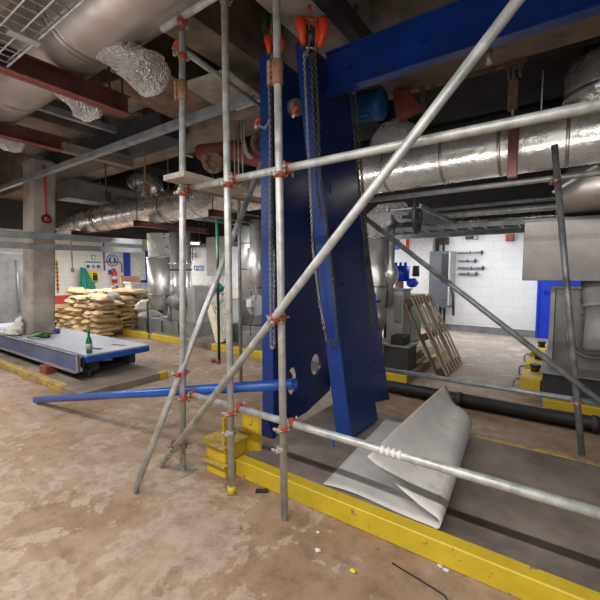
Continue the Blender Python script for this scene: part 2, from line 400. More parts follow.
# downstand beam along the plant row, ribs across
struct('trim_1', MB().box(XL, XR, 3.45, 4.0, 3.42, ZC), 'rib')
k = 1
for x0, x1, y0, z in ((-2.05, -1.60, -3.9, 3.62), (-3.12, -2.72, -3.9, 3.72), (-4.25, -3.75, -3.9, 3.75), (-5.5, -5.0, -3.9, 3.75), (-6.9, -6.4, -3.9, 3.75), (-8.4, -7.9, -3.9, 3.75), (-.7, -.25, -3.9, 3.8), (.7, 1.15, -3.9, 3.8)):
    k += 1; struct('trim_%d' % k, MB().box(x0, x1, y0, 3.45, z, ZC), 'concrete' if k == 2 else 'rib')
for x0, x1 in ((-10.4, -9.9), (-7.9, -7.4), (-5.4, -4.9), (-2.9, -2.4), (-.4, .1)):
    k += 1; struct('trim_%d' % k, MB().box(x0, x1, 4.0, YB, 3.8, 4.36), 'shaded')
k += 1; struct('trim_%d' % k, MB().box(XL, XR, 4.0, YB, 4.36, 4.48), 'shaded')  # slab added below the far ceiling, shade put into its colour
# plinths (yellow painted kerbs)
def plinth(x0, x1, y0, y1, h, topmat, edges, ymat='yellow', worn='yellow_worn'):
    global k
    k += 1; struct('trim_%d' % k, MB().box(x0, x1, y0+.004, y1-.004, 0, h), topmat)
    for e in edges:
        k += 1
        if e[0] == 'f': struct('trim_%d' % k, MB().box(e[1], e[2], y0, y0+.09, 0 if h > .1 else 0, h+.004), e[3] if len(e) > 3 else ymat)
        if e[0] == 'b': struct('trim_%d' % k, MB().box(e[1], e[2], y1-.06, y1, 0, h+.004), worn)
        if e[0] == 'l': struct('trim_%d' % k, MB().box(x0-.002, x0+.08, e[1], e[2], 0, h+.004), ymat)
        if e[0] == 'r': struct('trim_%d' % k, MB().box(x1-.08, x1+.002, e[1], e[2], 0, h+.004), ymat)
plinth(-1.90, XR, 1.88, 3.37, .12, 'plinth', [('f', -1.905, XR), ('b', -.6, XR)])
plinth(XL, -4.52, 1.97, 3.15, .09, 'plinth_pale', [('f', XL, -5.0, 'yellow_worn'), ('r', 3.03, 3.16)])
plinth(XL, -1.62, 4.78, 6.9, .12, 'plinth', [('f', -8.6, -7.55), ('f', -7.45, -6.35), ('f', -5.45, -4.1), ('f', -1.95, -1.62), ('r', 6.1, 6.9)])
plinth(-.12, XR, 4.80, 9.0, .10, 'plinth', [('f', -.1, 3)])
# column
mb = MB().obox((-7.46, 2.695, 1.71), (.20, 0, 0), (0, .185, 0), (0, .085, 1.71), .03)
mb.obox((-7.46, 2.66, .99), (.205, 0, 0), (0, .19, 0), (0, 0, .015), .005)
struct('trim_60', mb, 'concrete')
mb = MB().prism([(-7.72, 2.40, .09), (-7.22, 2.40, .09), (-7.25, 2.42, .38), (-7.68, 2.42, .38)], (0, .41, 0)); struct('trim_61', mb, 'concrete')
# doors and window
def door(n, ax, a0, a1, z1, at_, mat):
    mb = MB(); fr = MB(); hd = MB()
    def bx(m, p0, p1, d0, d1, z0, zz):
        if ax == 'y': m.box(p0, p1, at_-d1, at_-d0, z0, zz)
        else: m.box(at_+d0, at_+d1, p0, p1, z0, zz)
    bx(mb, a0+.05, a1-.05, .0, .03, 0, z1-.05)
    d = mb.build('door_%d' % n, mat, kind='structure')
    bx(fr, a0, a0+.05, 0, .06, 0, z1); bx(fr, a1-.05, a1, 0, .06, 0, z1); bx(fr, a0+.05, a1-.05, 0, .06, z1-.05, z1)
    fr.build('door_frame', mat, d)
    bx(hd, a0+.12, a0+.15, .03, .09, 1.0, 1.12); bx(hd, a0+.12, a0+.26, .07, .09, 1.05, 1.07)
    hd.build('door_handle', mat, d); return d
door(1, 'x', 6.78, 7.75, 2.25, XL, 'blue_door')
door(2, 'y', -.42, .7, 2.18, YB, 'blue_vivid')
w = MB().box(XL, XL+.02, 6.2, 8.6, 3.5, 4.4).build('window_1', 'windowpane', kind='structure')
mb = MB()
for i in range(9): mb.box(XL+.02, XL+.05, 6.2+i*.3-.015, 6.2+i*.3+.015, 3.5, 4.4)
for z in (3.5, 3.95, 4.38): mb.box(XL+.02, XL+.05, 6.2, 8.6, z-.015, z+.015)
mb.build('window_frame', 'machine', w)

# ------------------------------------------------------------------ scaffold
def pole(name, p0, p1, label, mat='galv', r=.0225):
    p0, p1 = V(p0), V(p1)
    return solo(name, MB().tube(p0, p1, r, 18, hollow=r*.84), mat, label, 'scaffold tube', tuple(p0))
def cpl(p, dirs, label, mat='redclamp', n=1, grp=None):
    """double coupler: a collar round each tube, bolts and nuts"""
    p = V(p); t = thing('scaffold_coupler', label, 'coupler', tuple(p), grp)
    for q, d in dirs:
        d = V(d).normalized(); c = p+V(q); mb = MB()
        mb.lathe(c-d*.018, d, [(0, .0228), (0, .030), (.003, .0315), (.029, .0315), (.032, .030), (.032, .0228)], 18)
        mb.build('clamp_band', mat, t)
        a, b = mb.frame(d)
        for s1 in (-1, 1):
            cc = c+a*s1*.040; bo = MB()
            bo.obox(cc, a*.011, b*.010, d*.013, .003)
            bo.tube(cc-b*.03, cc+b*.045, .006, 8); bo.tube(cc+b*.02, cc+b*.034, .012, 6)
            bo.build('bolt', 'galv_old', t)
    return t
X1, X2, X3, YS = -2.27, -1.76, -1.33, 1.70
o = pole('scaffold_tube', (X1-.01, YS, .02), (X1+.10, YS, 3.12), 'upright galvanised tube standing on a base plate, left of the three front uprights')
p = thing('base_plate', 'square steel base plate under the left front upright', 'base plate', (X1, YS, 0))
MB().box(X1-.075, X1+.075, YS-.075, YS+.075, 0, .008).build('plate', 'galv_old', p)
MB().tube((X1, YS, .008), (X1, YS, .019), .018, 10).build('spigot', 'galv_old', p)
pole('scaffold_tube', (X2, YS, .0), (X2, YS, 3.3), 'upright tube beside the yellow blocks with yellow painted foot, middle of the three front uprights', 'galv')
solo('foot_sleeve', MB().lathe((X2, YS, .0), (0, 0, 1), [(0, .0245), (0, .0275), (.06, .0275), (.06, .0245)], 18), 'yellow', 'yellow painted ring at the foot of the middle front upright', 'sleeve', (X2, YS, 0))
pole('scaffold_tube', (X3+.02, YS, .0), (X3-.03, YS, 3.4), 'upright galvanised tube in front of the left blue plate, right of the three front uprights')
pole('scaffold_tube', (-2.30, YS+.05, 2.10), (.9, YS+.05, 2.10), 'long level tube crossing both blue plates at head height')
pole('scaffold_tube', (-2.22, YS+.055, .585), (.9, YS+.055, .585), 'long level tube at knee height with white marks, over the white sheet')
mb = MB()
for i in range(4): mb.lathe((-.72+i*.03, YS+.055, .585), (1, 0, 0), [(0, .0243), (0, .0247), (.02, .0247), (.02, .0243)], 18)
solo('tape_mark', mb, 'white', 'white paint bands on the knee-high tube above the sheet', 'tape', (-.72, YS+.055, .585))
dd = V((-.135, 1.63, 2.53))-V((-2.45, 1.63, 0.02))
pole('scaffold_tube', (-2.46, 1.635, .015), tuple(V((-2.46, 1.635, .015))+dd*1.35), 'bright diagonal brace rising from floor left to ceiling right across the front')
pole('scaffold_tube', (-2.31, 1.33, .015), (-2.31+.085*2.42-.012, 1.33+.46*2.42, 2.42), 'steep raking tube whose foot stands nearest the camera at left')
pole('scaffold_tube', (-2.36, YS-.02, 3.2), (-1.0, YS-.02, 3.2), 'short level tube under the ceiling joining the tops of the front uprights')
pole('scaffold_tube', (X1+.05, YS, 3.05), (-2.46, 3.3, 3.05), 'thin dull tube running back from the top of the left upright', 'galv_dark')
pole('scaffold_tube', tuple(onY(237, 109, 2.9)), tuple(onY(263, 99, 2.9)+V((.05, 0, 0))), 'short level tube end beside the top of the left blue plate')
pole('scaffold_tube', (.19, 3.44, .11+.012), (-.08, 3.43, 2.45), 'leaning grey upright standing alone at right on the plinth', 'galv_dark')
pole('scaffold_tube', (-1.75, 3.5, .52), (1.2, 3.5, .52), 'dull level tube low behind the white sheet at right', 'galv_dark')
pole('scaffold_tube', (-2.0, 3.5, 2.22), (1.3, 3.5, 2.22), 'dull level tube just under the silver duct at right', 'galv')
pole('scaffold_tube', (-1.72, 3.38, 2.13), (.62, 3.38, .30), 'dark diagonal brace falling to the right behind the blue plate', 'galv_dark')
for (px, y0, y1, yy, lab) in ((241, 225, 380, 3.6, 'dark upright tube behind the middle front upright'),):
    a = onY(px, y1, yy); b_ = onY(px, 120, yy)
    pole('scaffold_tube', (a.x, yy, 0), (a.x, yy, b_.z), lab, 'galv_dark')
a = onY(265, 375, 3.9); pole('scaffold_tube', (a.x, 3.9, 0), (a.x, 3.9, 3.0), 'dark upright tube just left of the left blue plate, standing behind it', 'galv_dark')
a = onZ(235, 398, .03); b_ = onZ(262, 374, .03); 
pole('scaffold_tube', (-3.65, 2.75, .03), (-2.45, 3.25, .22), 'grey tube lying on the floor left of the left blue plate', 'galv_dark')
up, xx, yyv = (0, 0, 1), (1, 0, 0), (0, 1, 0)
def PX(x, z): return {X1: -.01+.0355*z, X2: 0, X3: .02-.0147*z}[x]
for xp, nm in ((X1, 'left'), (X2, 'middle'), (X3, 'right')):
    cpl((xp+PX(xp, 2.08), YS, 2.08), [((0, 0, -.025), up), ((.03, .05, .02), xx)], 'red coupler tying the head-high level tube to the %s front upright' % nm)
for xp, nm in ((X2, 'middle'), (X3, 'right')):
    cpl((xp+PX(xp, .6), YS, .59), [((0, 0, -.022), up), ((.03, .055, 0), xx)], 'red coupler tying the knee-high level tube to the %s front upright' % nm)
cpl((X1+.01, YS, .57), [((0, 0, 0), up), ((.05, .055, .02), xx)], 'lower red coupler on the left front upright at the blue pipe')
cpl((X1+.017, YS, .76), [((0, 0, 0), up), ((0, -.05, .0), (.085, .46, 1))], 'upper red coupler joining raking tube to the left front upright')
cpl((X3, YS, 1.235), [((0, 0, 0), up), ((0, -.065, 0), dd)], 'red coupler where the bright diagonal crosses the right front upright')
cpl((X1, YS, .2), [((0, 0, 0), up), ((-.02, -.065, .03), dd)], 'muddy wired coupler low on the left front upright', 'rustclamp')
cpl((X2, YS, .43), [((0, 0, 0), up)], 'small dark clip on the middle front upright', 'galv_old')
cpl((X3, YS, .44), [((0, 0, 0), up)], 'small dark clip on the right front upright', 'galv_old')
cpl((X1+.097, YS, 3.02), [((0, 0, -.05), up), ((-.05, .0, .03), yyv), ((.03, -.02, .16), xx)], 'red couplers bunched at the top of the left front upright')
cpl((X2, YS, 3.17), [((0, 0, 0), up), ((0, -.02, .03), xx)], 'brass coloured coupler at the top of the middle front upright', 'rustclamp')
cpl((-.06, 3.43, 2.2), [((0, 0, -.02), (-.27, 0, 2.3)), ((.0, .07, .02), xx)], 'red coupler high on the leaning grey upright')
cpl((.14, 3.44, .55), [((0, 0, -.03), (-.27, 0, 2.3)), ((0, .06, -.03), xx)], 'red coupler low on the leaning grey upright')
for xp, z0, nm in ((X1+.088, 2.68, 'left'), (X3-.02, 2.55, 'right')):
    t = thing('joint_sleeve', 'rusty sleeve joining two lengths of the %s front upright' % nm, 'coupler', (xp, YS, z0))
    MB().lathe((xp, YS, z0), (0, 0, 1), [(0, .025), (0, .033), (.13, .033), (.13, .025)], 18).build('sleeve', 'rustclamp', t)
    mb = MB()
    for i in range(4): mb.tube((xp-.045, YS-.02, z0+.018+i*.031), (xp-.02, YS-.03, z0+.018+i*.031), .009, 6)
    mb.box(xp-.05, xp-.03, YS-.035, YS-.01, z0, z0+.13)
    mb.build('bolt', 'rustclamp', t)
# wire tie
solo('wire_tie', MB().path([(X1-.02+.06*cos(t*1.3)*(1+t*.08), YS-.05+.05*sin(t*1.3), .15+.02*sin(t*2.1)) for t in range(12)], .004, 6), 'strapy', 'loose twisted yellowish wire at the left upright foot', 'wire', (X1, YS, .12))
# boards on the scaffold
solo('scaffold_board', MB().obox((-2.12, 1.86, 2.135), (.11, 0, 0), (.0, .30, 0), (0, 0, .019)), 'plank', 'short pale scaffold board end lying on the head-high tube at left', 'board', (-2.12, 1.86, 2.12))
solo('scaffold_board', MB().bar(onY(198, 190, 2.35), onY(261, 201, 2.75), .15, .035), 'timber', 'brown timber board under the head-high tube left of the blue plates', 'board', tuple(onY(198, 190, 2.35)))
# blue pipe
mb = MB().tube((-4.86, 1.65, .04), (-1.355, 1.87, .79), .036, 22, hollow=.027)
solo('blue_pipe', mb, 'blue_pipe', 'long bright blue pipe sloping from the floor at left up behind the uprights', 'pipe', (-4.86, 1.65, .04))

# ------------------------------------------------------------------ blue plates, beam
def plate_thing(label, loc, ybot, bx, tx, y0, y1, zb, zt, th, holes, cutpoly=None):
    """a tall plate in the Y-Z plane with a flange strip along the near edge; it leans from bx (foot) to tx (top)"""
    t = thing('blue_steel_plate', label, 'steel plate', loc)
    def W(y, z, dx=0): f = (z-zb)/(zt-zb); return V((bx+(tx-bx)*f+dx, y, z))
    # web with holes: triangulate as grid of quads around holes via bmesh fill
    bm = bmesh.new()
    outer = cutpoly or [(y0, zb), (y1, zb), (y1, zt), (y0, zt)]
    loops = [outer]+[[(cy+ry*cos(2*pi*i/20), cz+rz*sin(2*pi*i/20)) for i in range(20)] for cy, cz, ry, rz in holes]
    edges = []
    for lp in loops:
        vs = [bm.verts.new((a, b, 0)) for a, b in lp]
        edges += [bm.edges.new((vs[i], vs[(i+1) % len(vs)])) for i in range(len(vs))]
    bmesh.ops.triangle_fill(bm, use_beauty=True, use_dissolve=False, edges=edges)
    bm.verts.index_update(); pts = [v.co.copy() for v in bm.verts]; fc = [[v.index for v in f.verts] for f in bm.faces]
    bm.free(); mb = MB(); n = len(pts)
    vs = [W(p.x, p.y, th/2) for p in pts]+[W(p.x, p.y, -th/2) for p in pts]
    fs = [f for f in fc]+[[n+i for i in f[::-1]] for f in fc]; o = 0
    for lp in loops:
        m = len(lp); fs += [[o+i, o+(i+1) % m, n+o+(i+1) % m, n+o+i] for i in range(m)]; o += m
    mb.add(vs, fs); mb.build('web', 'blue_dark', t)
    return t, W
# left plate
t, W = plate_thing('tall blue steel plate standing upright behind the right front upright, with a round hole', (-2.14, 2.54, 0), 0, -2.11, -2.11, 2.56, 3.58, .04, 3.36, .03,
    [(3.28, .52, .10, .115), (2.86, .44, .09, .14)], [(2.56, .04), (3.1, .05), (3.58, .16), (3.58, 3.36), (2.56, 3.36)])
MB().prism([W(2.54, .02, -.10), W(2.54, .02, .03), W(2.54, 3.37, .02), W(2.54, 3.37, -.10)], (0, .025, 0)).build('flange', 'blue', t)
MB().prism([(-2.24, 2.50, .0), (-2.05, 2.50, 0), (-2.05, 2.50, .02), (-2.13, 2.50, .20), (-2.24, 2.50, .20)], (0, .04, 0)).build('foot', 'blue_dark', t)
MB().prism([W(3.58, .2, -.05), W(3.58, .2, .05), W(3.58, 3.36, .05), W(3.58, 3.36, -.05)], (0, .03, 0)).build('rear_flange', 'blue_dark', t)
mb = MB()
for yy_, zz in ((2.66, 2.3), (2.66, 1.6), (2.66, .9), (2.75, 3.2), (3.0, .25)): MB().tube((W(yy_, zz).x+.014, yy_, zz), (W(yy_, zz).x+.03, yy_, zz), .02, 6).build('bolt', 'blue_dark', t)
p = onY(288, 104, 2.75); MB().tube((-2.095, p.y+.1, p.z), (-2.02, p.y+.1, p.z), .075, 22).build('round_plug', 'plank', t)
# disc showing through lower hole
MB().tube((-2.22, 2.86, .44), (-2.16, 2.86, .44), .085, 24).build('boss', 'rust', t)
# right plate, leaning
t, W = plate_thing('tall blue steel plate hanging tilted from chain hoists, right of the other plate', (-1.42, 2.60, .14), 0, -1.365, -1.79, 2.62, 3.60, .17, 3.37, .03,
    [(3.26, .62, .03, .05), (2.74, 2.2, .025, .05), (2.74, 1.0, .02, .04)], [(2.62, .17), (3.10, .14), (3.10, .30), (3.50, .22), (3.36, 2.2), (3.30, 3.37), (2.62, 3.37)])
MB().prism([W(2.59, .15, -.09), W(2.59, .15, .045), W(2.59, 1.2, .035), W(2.59, 3.37, .025), W(2.59, 3.37, -.08), W(2.59, 1.2, -.10)], (0, .03, 0)).build('flange', 'blue', t)
MB().prism([W(2.62, .15, .016), W(2.62, .15, .045), W(2.62, .75, .016)], (0, .5, 0)).build('gusset', 'blue_dark', t)
mb = MB()
for yy_, zz in ((2.8, .5), (2.8, 1.4), (3.3, .7), (2.8, 2.7), (3.2, 2.7), (3.3, 1.25)): MB().tube((W(yy_, zz).x+.014, yy_, zz), (W(yy_, zz).x+.028, yy_, zz), .018, 6).build('bolt', 'blue_dark', t)
# overhead blue beam (channel section)
t = thing('blue_steel_beam', 'heavy scuffed blue steel beam spanning overhead from the tilted plate to the right', 'beam', (-1.72, 2.85, 3.04))
MB().box(-1.72, 4.6, 2.84, 2.87, 3.03, 3.35).build('web', 'blue_beam', t)
MB().box(-1.72, 4.6, 2.82, 2.90, 3.35, 3.365).build('top_flange', 'blue_beam', t)
MB().box(-1.72, 4.6, 2.80, 2.90, 3.015, 3.03).build('bottom_flange', 'blue_beam', t)
mb = MB()
for x in (-1.5, -.9, -.3, .3): mb.tube((x, 2.80, 3.18), (x, 2.845, 3.18), .018, 6)
mb.build('bolt', 'blue_beam', t)
# steel channel rails above the plates from which the hoists hang
solo('steel_channel', MB().box(-1.56, -1.46, .4, 3.4, 3.46, 3.49).box(-1.56, -1.54, .4, 3.4, 3.49, 3.62).box(-1.48, -1.46, .4, 3.4, 3.49, 3.62), 'dark', 'dark steel channel on the ceiling beside the plastered rib', 'channel', (-1.51, 2.5, 3.46))
# yellow post between plates
solo('yellow_post', MB().box(-1.98, -1.88, 3.5, 3.58, .12, .62).box(-2.03, -1.83, 3.48, 3.6, .12, .135), 'yellow', 'short yellow steel post between the two blue plates', 'post', (-1.93, 3.54, .12))

# ------------------------------------------------------------------ chain hoists
def hoist(c, top, label, s=1., rz=0., loads=(), hand=(), loads_mat='chain'):
    c = V(c); t = thing('chain_hoist', label, 'chain hoist', tuple(c))
    R = Matrix.Rotation(rz, 3, 'Z')
    def q(x, y, z): return c+R @ V((x*s, y*s, z*s))
    ax = R @ V((1, 0, 0))
    # two lobed orange covers
    for sx, nm in ((-1, 'hand_wheel_cover'), (1, 'gear_cover')):
        R1 = .078 if sx > 0 else .068; pts = []; rr = []; n = 12
        for i in range(n+1):
            a = radians(-60+205*i/n); pts.append(q(sx*(.040+.022*sin(pi*i/n)), cos(a)*R1*-.78, sin(a)*R1*.98+.005)); rr.append((.014+.016*sin(pi*i/n))*s)
        MB().path(pts, rr, 12).build(nm, 'orange', t)
        MB().lathe(q(sx*.022, 0, 0), ax*sx, [(0, .058*s), (.022*s, .058*s), (.034*s, .045*s), (.038*s, .02*s)], 20).build('side_disc', 'orange' if sx > 0 else 'dark', t)
    mb = MB()
    for sx in (-1, 1): mb.prism([q(sx*.018, -.045, -.085), q(sx*.018, .045, -.085), q(sx*.018, .04, .09), q(sx*.018, -.04, .09)], ax*.006*s)
    for a, b in ((-.035, -.07), (.035, -.07), (-.03, .075), (.03, .075)): mb.tube(q(-.03, a, b), q(.03, a, b), .006*s, 8)
    mb.build('frame', 'chain_l', t)
    MB().tube(q(-.016, 0, 0), q(.016, 0, 0), .045*s, 16).build('chain_wheel', 'chain', t)
    MB().obox(q(0, 0, .075), ax*.05*s, R @ V((0, .028*s, 0)), V((0, 0, .022*s)), .006).build('top_yoke', 'orange', t)
    # hook above
    hk = MB(); h0 = q(0, 0, .09); 
    hk.path([h0, h0+V((0, 0, .03)), h0+V((.0, -.022, .05)), h0+V((0, -.028, .075)), h0+V((0, -.012, .10)), h0+V((0, .012, .10)), h0+V((0, .026, .08))], [.009]*5+[.007, .004], 8)
    hk.build('hook', 'orange', t)
    if top: 
        tp = V(top); hh = h0+V((0, 0, .095)); MB().chain([hh, tp], .05, .006).build('sling', 'chain', t)
    for pts in loads: MB().chain(pts, .036, .0056).build('load_chain', loads_mat, t)
    for pts in hand: MB().chain(pts, .031, .0046).build('hand_chain', 'chain_l', t)
    return t
hA = V((-2.10, 2.50, 3.40)); hB = V((-1.72, 2.50, 3.33)); hC = V((-1.62, 3.10, 3.17))
yA = 2.49
A = lambda px, py, y=2.48: onY(px, py, y)
hoist(onY(273, 50, 2.50), None, 'small orange chain hoist with green sling at the top of the left blue plate', .95, 1.0,
      loads=[[A(271, 60), A(272, 200), A(275, 345)]], hand=[[A(268, 60), A(270, 118), A(270, 250), A(271, 348), A(274, 348), A(274, 250)]])
hoist(onY(310, 38, 2.44), None, 'large orange chain hoist in front of the top of the tilted plate', 1.4, .80,
      loads=[[A(312, 52, 2.44), A(314, 120, 2.44), A(317, 190, 2.5), A(321, 215, 2.5)], [A(315, 52, 2.44), A(318, 110, 2.44), A(320, 170, 2.5)], [A(310, 54, 2.46), A(313, 100, 2.46), A(315, 150, 2.5)],
             [A(320, 170, 2.5), A(326, 220, 2.52), A(333, 280, 2.53), A(337, 335, 2.53), A(335, 346, 2.53), A(329, 345, 2.53), A(322, 320, 2.53)]],
      hand=[[A(304, 52, 2.44), A(307, 120, 2.46), A(310, 180, 2.5), A(313, 250, 2.53), A(320, 305, 2.53), A(327, 341, 2.53)]])
B = lambda px, py, y=3.04: onY(px, py, y)
hoist(onY(352, 84, 3.02), None, 'half hidden orange chain hoist under the blue beam behind the tilted plate', .8, .6,
      loads=[[onY(351, 92, 3.0), onY(355, 140, 3.0), onY(363, 230, 3.0), onY(373, 328, 3.0)], [onY(355, 92, 3.0), onY(359, 140, 3.0), onY(366, 230, 3.0), onY(374, 328, 3.0)]])
# slings and shackles
mb = MB(); g = onY(272, 38, 2.5)
mb.path([g+V((-.12, .05, .28)), g+V((-.11, .03, .12)), g+V((-.06, 0, .04)), g+V((0, 0, .03)), g+V((.05, 0, .06)), g+V((.04, .05, .28))], .016, 8)
mb.path([g+V((-.09, .03, .28)), g+V((-.08, .02, .1)), g+V((0, -.01, .045)), g+V((.02, 0, .28))], .013, 8)
solo('lifting_sling', mb, 'rope', 'green webbing sling looped above the small hoist', 'sling', tuple(g))
g = onY(354, 30, 3.1)
solo('lifting_sling', MB().path([g+V((0, 0, -.12)), g+V((-.01, 0, 0)), g+V((-.01, 0, .14)), g+V((.03, 0, .2))], .022, 8), 'rope', 'green sling hanging beside the end of the blue beam', 'sling', tuple(g))
def hook(px, py, y, lab, grp=None):
    p = onY(px, py, y); t = thing('shackle_hook', lab, 'hook', tuple(p))
    MB().path([p+V((.02, 0, .03)), p+V((.0, -.01, .02)), p+V((-.02, -.012, 0)), p+V((-.028, -.01, -.02)), p+V((-.018, 0, -.035)), p+V((.0, 0, -.03))], [.014, .016, .016, .014, .01, .006], 8).build('hook_body', 'orange', t)
    MB().tube(p+V((-.035, -.01, -.05)), p+V((-.02, -.01, -.025)), .011, 8).build('tip', 'white', t)
    return p
hook(297, 111, 2.56, 'orange hook with white tip clipped to the edge of the tilted plate')
p = hook(259, 122, 2.50, 'orange hook clipped to the near edge of the left blue plate')
q = onY(271, 118, 2.48); solo('short_chain', MB().chain([p+V((.0, -.01, -.03)), (p+q)/2+V((0, 0, -.07)), q], .03, .0045), 'chain_l', 'short slack chain between orange hook and hoist chain', 'chain', tuple(p))

# ------------------------------------------------------------------ yellow blocks, white sheet, floor bits
t = thing('yellow_support_stand', 'stack of yellow flanged steel blocks at the left end of the plinth kerb', 'support stand', (-2.03, 1.86, 0))
def yb(x0, x1, y0, y1, z0, z1, nm, mt='yellow'): MB().box(x0, x1, y0, y1, z0, z1).build(nm, mt, t)
yb(-2.13, -1.93, 1.80, 2.02, 0, .10, 'lower_block'); yb(-2.17, -1.90, 1.76, 2.05, .10, .112, 'flange', 'yellow_worn')
yb(-2.13, -1.93, 1.80, 2.02, .112, .235, 'upper_block'); yb(-2.17, -1.90, 1.76, 2.06, .235, .25, 'top_plate', 'yellow_worn')
t = thing('yellow_angle_bracket', 'upright yellow steel angle behind the middle front upright', 'bracket', (-1.88, 1.95, 0))
MB().box(-1.955, -1.935, 1.80, 1.87, .252, .45).build('narrow_leg', 'yellow', t)
MB().prism([(-1.97, 2.06, .0), (-1.84, 2.10, .0), (-1.84, 2.10, .44), (-1.87, 2.10, .47), (-1.97, 2.06, .42)], (-.012, -.02, 0)).build('wide_leg', 'yellow', t)
# sheet
def sheetfn(u, v):
    y = 1.97+(3.22-1.97)*v+.02*sin(u*9)
    xl = -1.20-.08*v; xf = -.50-.17*v; r = .035+.095*v**.8
    ze = .40+.20*v*(1-.25*v); xe = -.90+.14*v; zb = .127
    if u < .42: q = u/.42; return (xl+(xf-xl)*q, y, zb+.006+.006*sin(q*7+v*3))
    if u < .58:
        a = -pi/2+pi*(u-.42)/.16*.93; return (xf+r*cos(a), y, zb+.006+r+r*sin(a))
    q = (u-.58)/.42; a = -pi/2+pi*.93; x0 = xf+r*cos(a); z0 = zb+.006+r+r*sin(a)
    yy = y-.0*q
    return (x0+(xe-x0)*q, yy, z0+(ze-z0)*q+(.05+.03*v)*sin(q*pi)*(-.6))
solo('plastic_sheet', MB().grid(sheetfn, 60, 24, .003), 'sheet', 'large grubby white plastic sheet folded over on the plinth', 'plastic sheet', (-.8, 2.5, .125))
pts = [onZ(px, py, .006) for px, py in ((392, 563), (405, 571), (420, 580), (433, 588), (444, 595), (450, 604))]
solo('floor_cable', MB().path(pts, .004, 6), 'black', 'thin black cable lying on the floor at bottom right', 'cable', tuple(pts[0]))
rnd = random.Random(3)
deb = [(262, 492, 'black'), (440, 567, 'rag'), (446, 571, 'rag'), (318, 551, 'rag'), (353, 572, 'yellowsign'), (318, 533, 'rag'), (377, 549, 'plinth_pale'), (72, 412, 'plinth_pale'), (240, 528, 'plinth_pale')]
for px, py, mt in deb:
    p = onZ(px, py, 0); r0 = .010+.007*rnd.random()
    nm = {'black': 'dark', 'rag': 'white', 'yellowsign': 'yellow', 'plinth_pale': 'grey'}[mt]
    if mt == 'black': solo('rubble_chip', MB().obox(p+V((0, 0, .009)), (.035, .025, 0), (-.008, .012, 0), (0, 0, .008)), mt, 'small black offcut on the floor right of the yellow blocks', 'debris', tuple(p))
    else: solo('rubble_chip', MB().blob(p+V((0, 0, r0*.45)), r0*1.3, r0, r0*.5, .3, 8, 5), mt, 'small %s chip of debris lying on the foreground floor' % nm, 'debris', tuple(p), 'debris chips on the floor')
solo('blue_drip_hook', MB().path([onY(333, 438, 1.76), onY(333, 443, 1.76), onY(334, 447, 1.76)], .006, 6), 'blue_vivid', 'tiny blue tie hanging under the knee-high tube', 'tie', tuple(onY(333, 438, 1.76)))

# ------------------------------------------------------------------ silver ducts
def duct(label, pts, r, mat, loc, bands=(), name='round_duct', n=40):
    t = thing(name, label, 'duct', loc); MB().path(pts, r, n).build('cladding', mat, t)
    for c, d, rr in bands: MB().lathe(V(c)-V(d)*.015, d, [(0, rr*.97), (0, rr*1.012), (.03, rr*1.012), (.03, rr*.97)], n).build('band', 'band', t)
    return t
def sub(p0, p1, n): return [V(p0)+(V(p1)-V(p0))*i/n for i in range(n+1)]
YD = 4.4; zD = lambda x: 2.76+.006*(x+2)
pts = [(-10.6, YD, 2.62), (-10.0, YD, 2.68)]+[(x, YD, zD(x)) for x in (-9.4, -8, -7, -6, -5, -4, -3, -2, -1, 0, 1, 2, 3.5)]
rs = [.18, .22]+[.275]*13
bands = [((x, YD, zD(x)), (1, 0, 0), .275) for x in (-9.3, -8.1, -7.3, -6.2, -5.2, -4.1, -2.9, -1.75, -1.1, -.55, .0, .7)]
t = duct('long silver clad duct running level behind the blue plates', pts, rs, 'clad', (-5, YD, 2.5), bands)
p = onY(199, 199, 4.08); MB().blob(p, .19, .10, .15, .2, 22, 14, 4).build('foil_patch', 'foil', t)
# foil elbows on top of it
p = onY(396, 137, 4.3)
t = thing('foil_elbow', 'crumpled foil wrapped elbow sitting on the silver duct right of the tilted plate', 'duct elbow', (p.x, p.y, 2.98))
mb = MB(); c0 = V((p.x-.18, YD-.1, 2.96)); mb.path([c0+V((-.06, 0, .02)), c0+V((0, 0, .10)), c0+V((.09, 0, .18)), c0+V((.2, 0, .2)), c0+V((.30, 0, .14)), c0+V((.34, 0, .03))], [.11, .125, .13, .135, .125, .12], 20, False, .05)
mb.build('foil_wrap', 'foil', t)
t = thing('silver_elbow', 'silver elbow pipe curving down onto the long duct left of the uprights', 'duct elbow', (-6.75, YD, 3.0))
a = [(-7.25, 4.4, 3.33), (-7.0, 4.4, 3.37), (-6.72, 4.4, 3.33), (-6.55, 4.4, 3.2), (-6.5, 4.4, 2.98)]
MB().path(a, .155, 24).build('elbow', 'clad', t); MB().tube((-7.27, 4.4, 3.32), (-7.22, 4.4, 3.335), .17, 24).build('collar', 'band', t)
solo('silver_dome', MB().blob((-7.75, 4.5, 3.0), .28, .2, .1, .04), 'clad_dull', 'low rounded silver cover on the long duct, left of the elbow', 'duct cover', (-7.75, 4.5, 3.0))
# big riser at the right edge
t = thing('large_riser_duct', 'wide upright silver duct at the right edge above the long duct', 'duct', (.32, 4.5, 2.95))
MB().lathe((.35, 4.5, 2.9), (0, 0, 1), [(0, .40), (.45, .40), (.52, .37), (.55, .28), (.56, .02)], 40).build('cladding', 'clad', t)
MB().lathe((.35, 4.5, 3.1), (0, 0, 1), [(0, .39), (0, .41), (.03, .41), (.03, .39)], 40).build('band', 'band', t)
t = thing('grey_drop_duct', 'dull grey duct dropping from the long duct into the steel cover at right', 'duct', (.35, 5.0, 2.1))
MB().lathe((.42, 5.15, 2.16), (0, 0, 1), [(0, .50), (.30, .50), (.55, .36)], 40).build('cladding', 'clad_dull', t)
MB().bar((-.1, 4.75, 2.33), (.25, 4.62, 2.52), .04, .03).build('stiffener', 'strut', t)
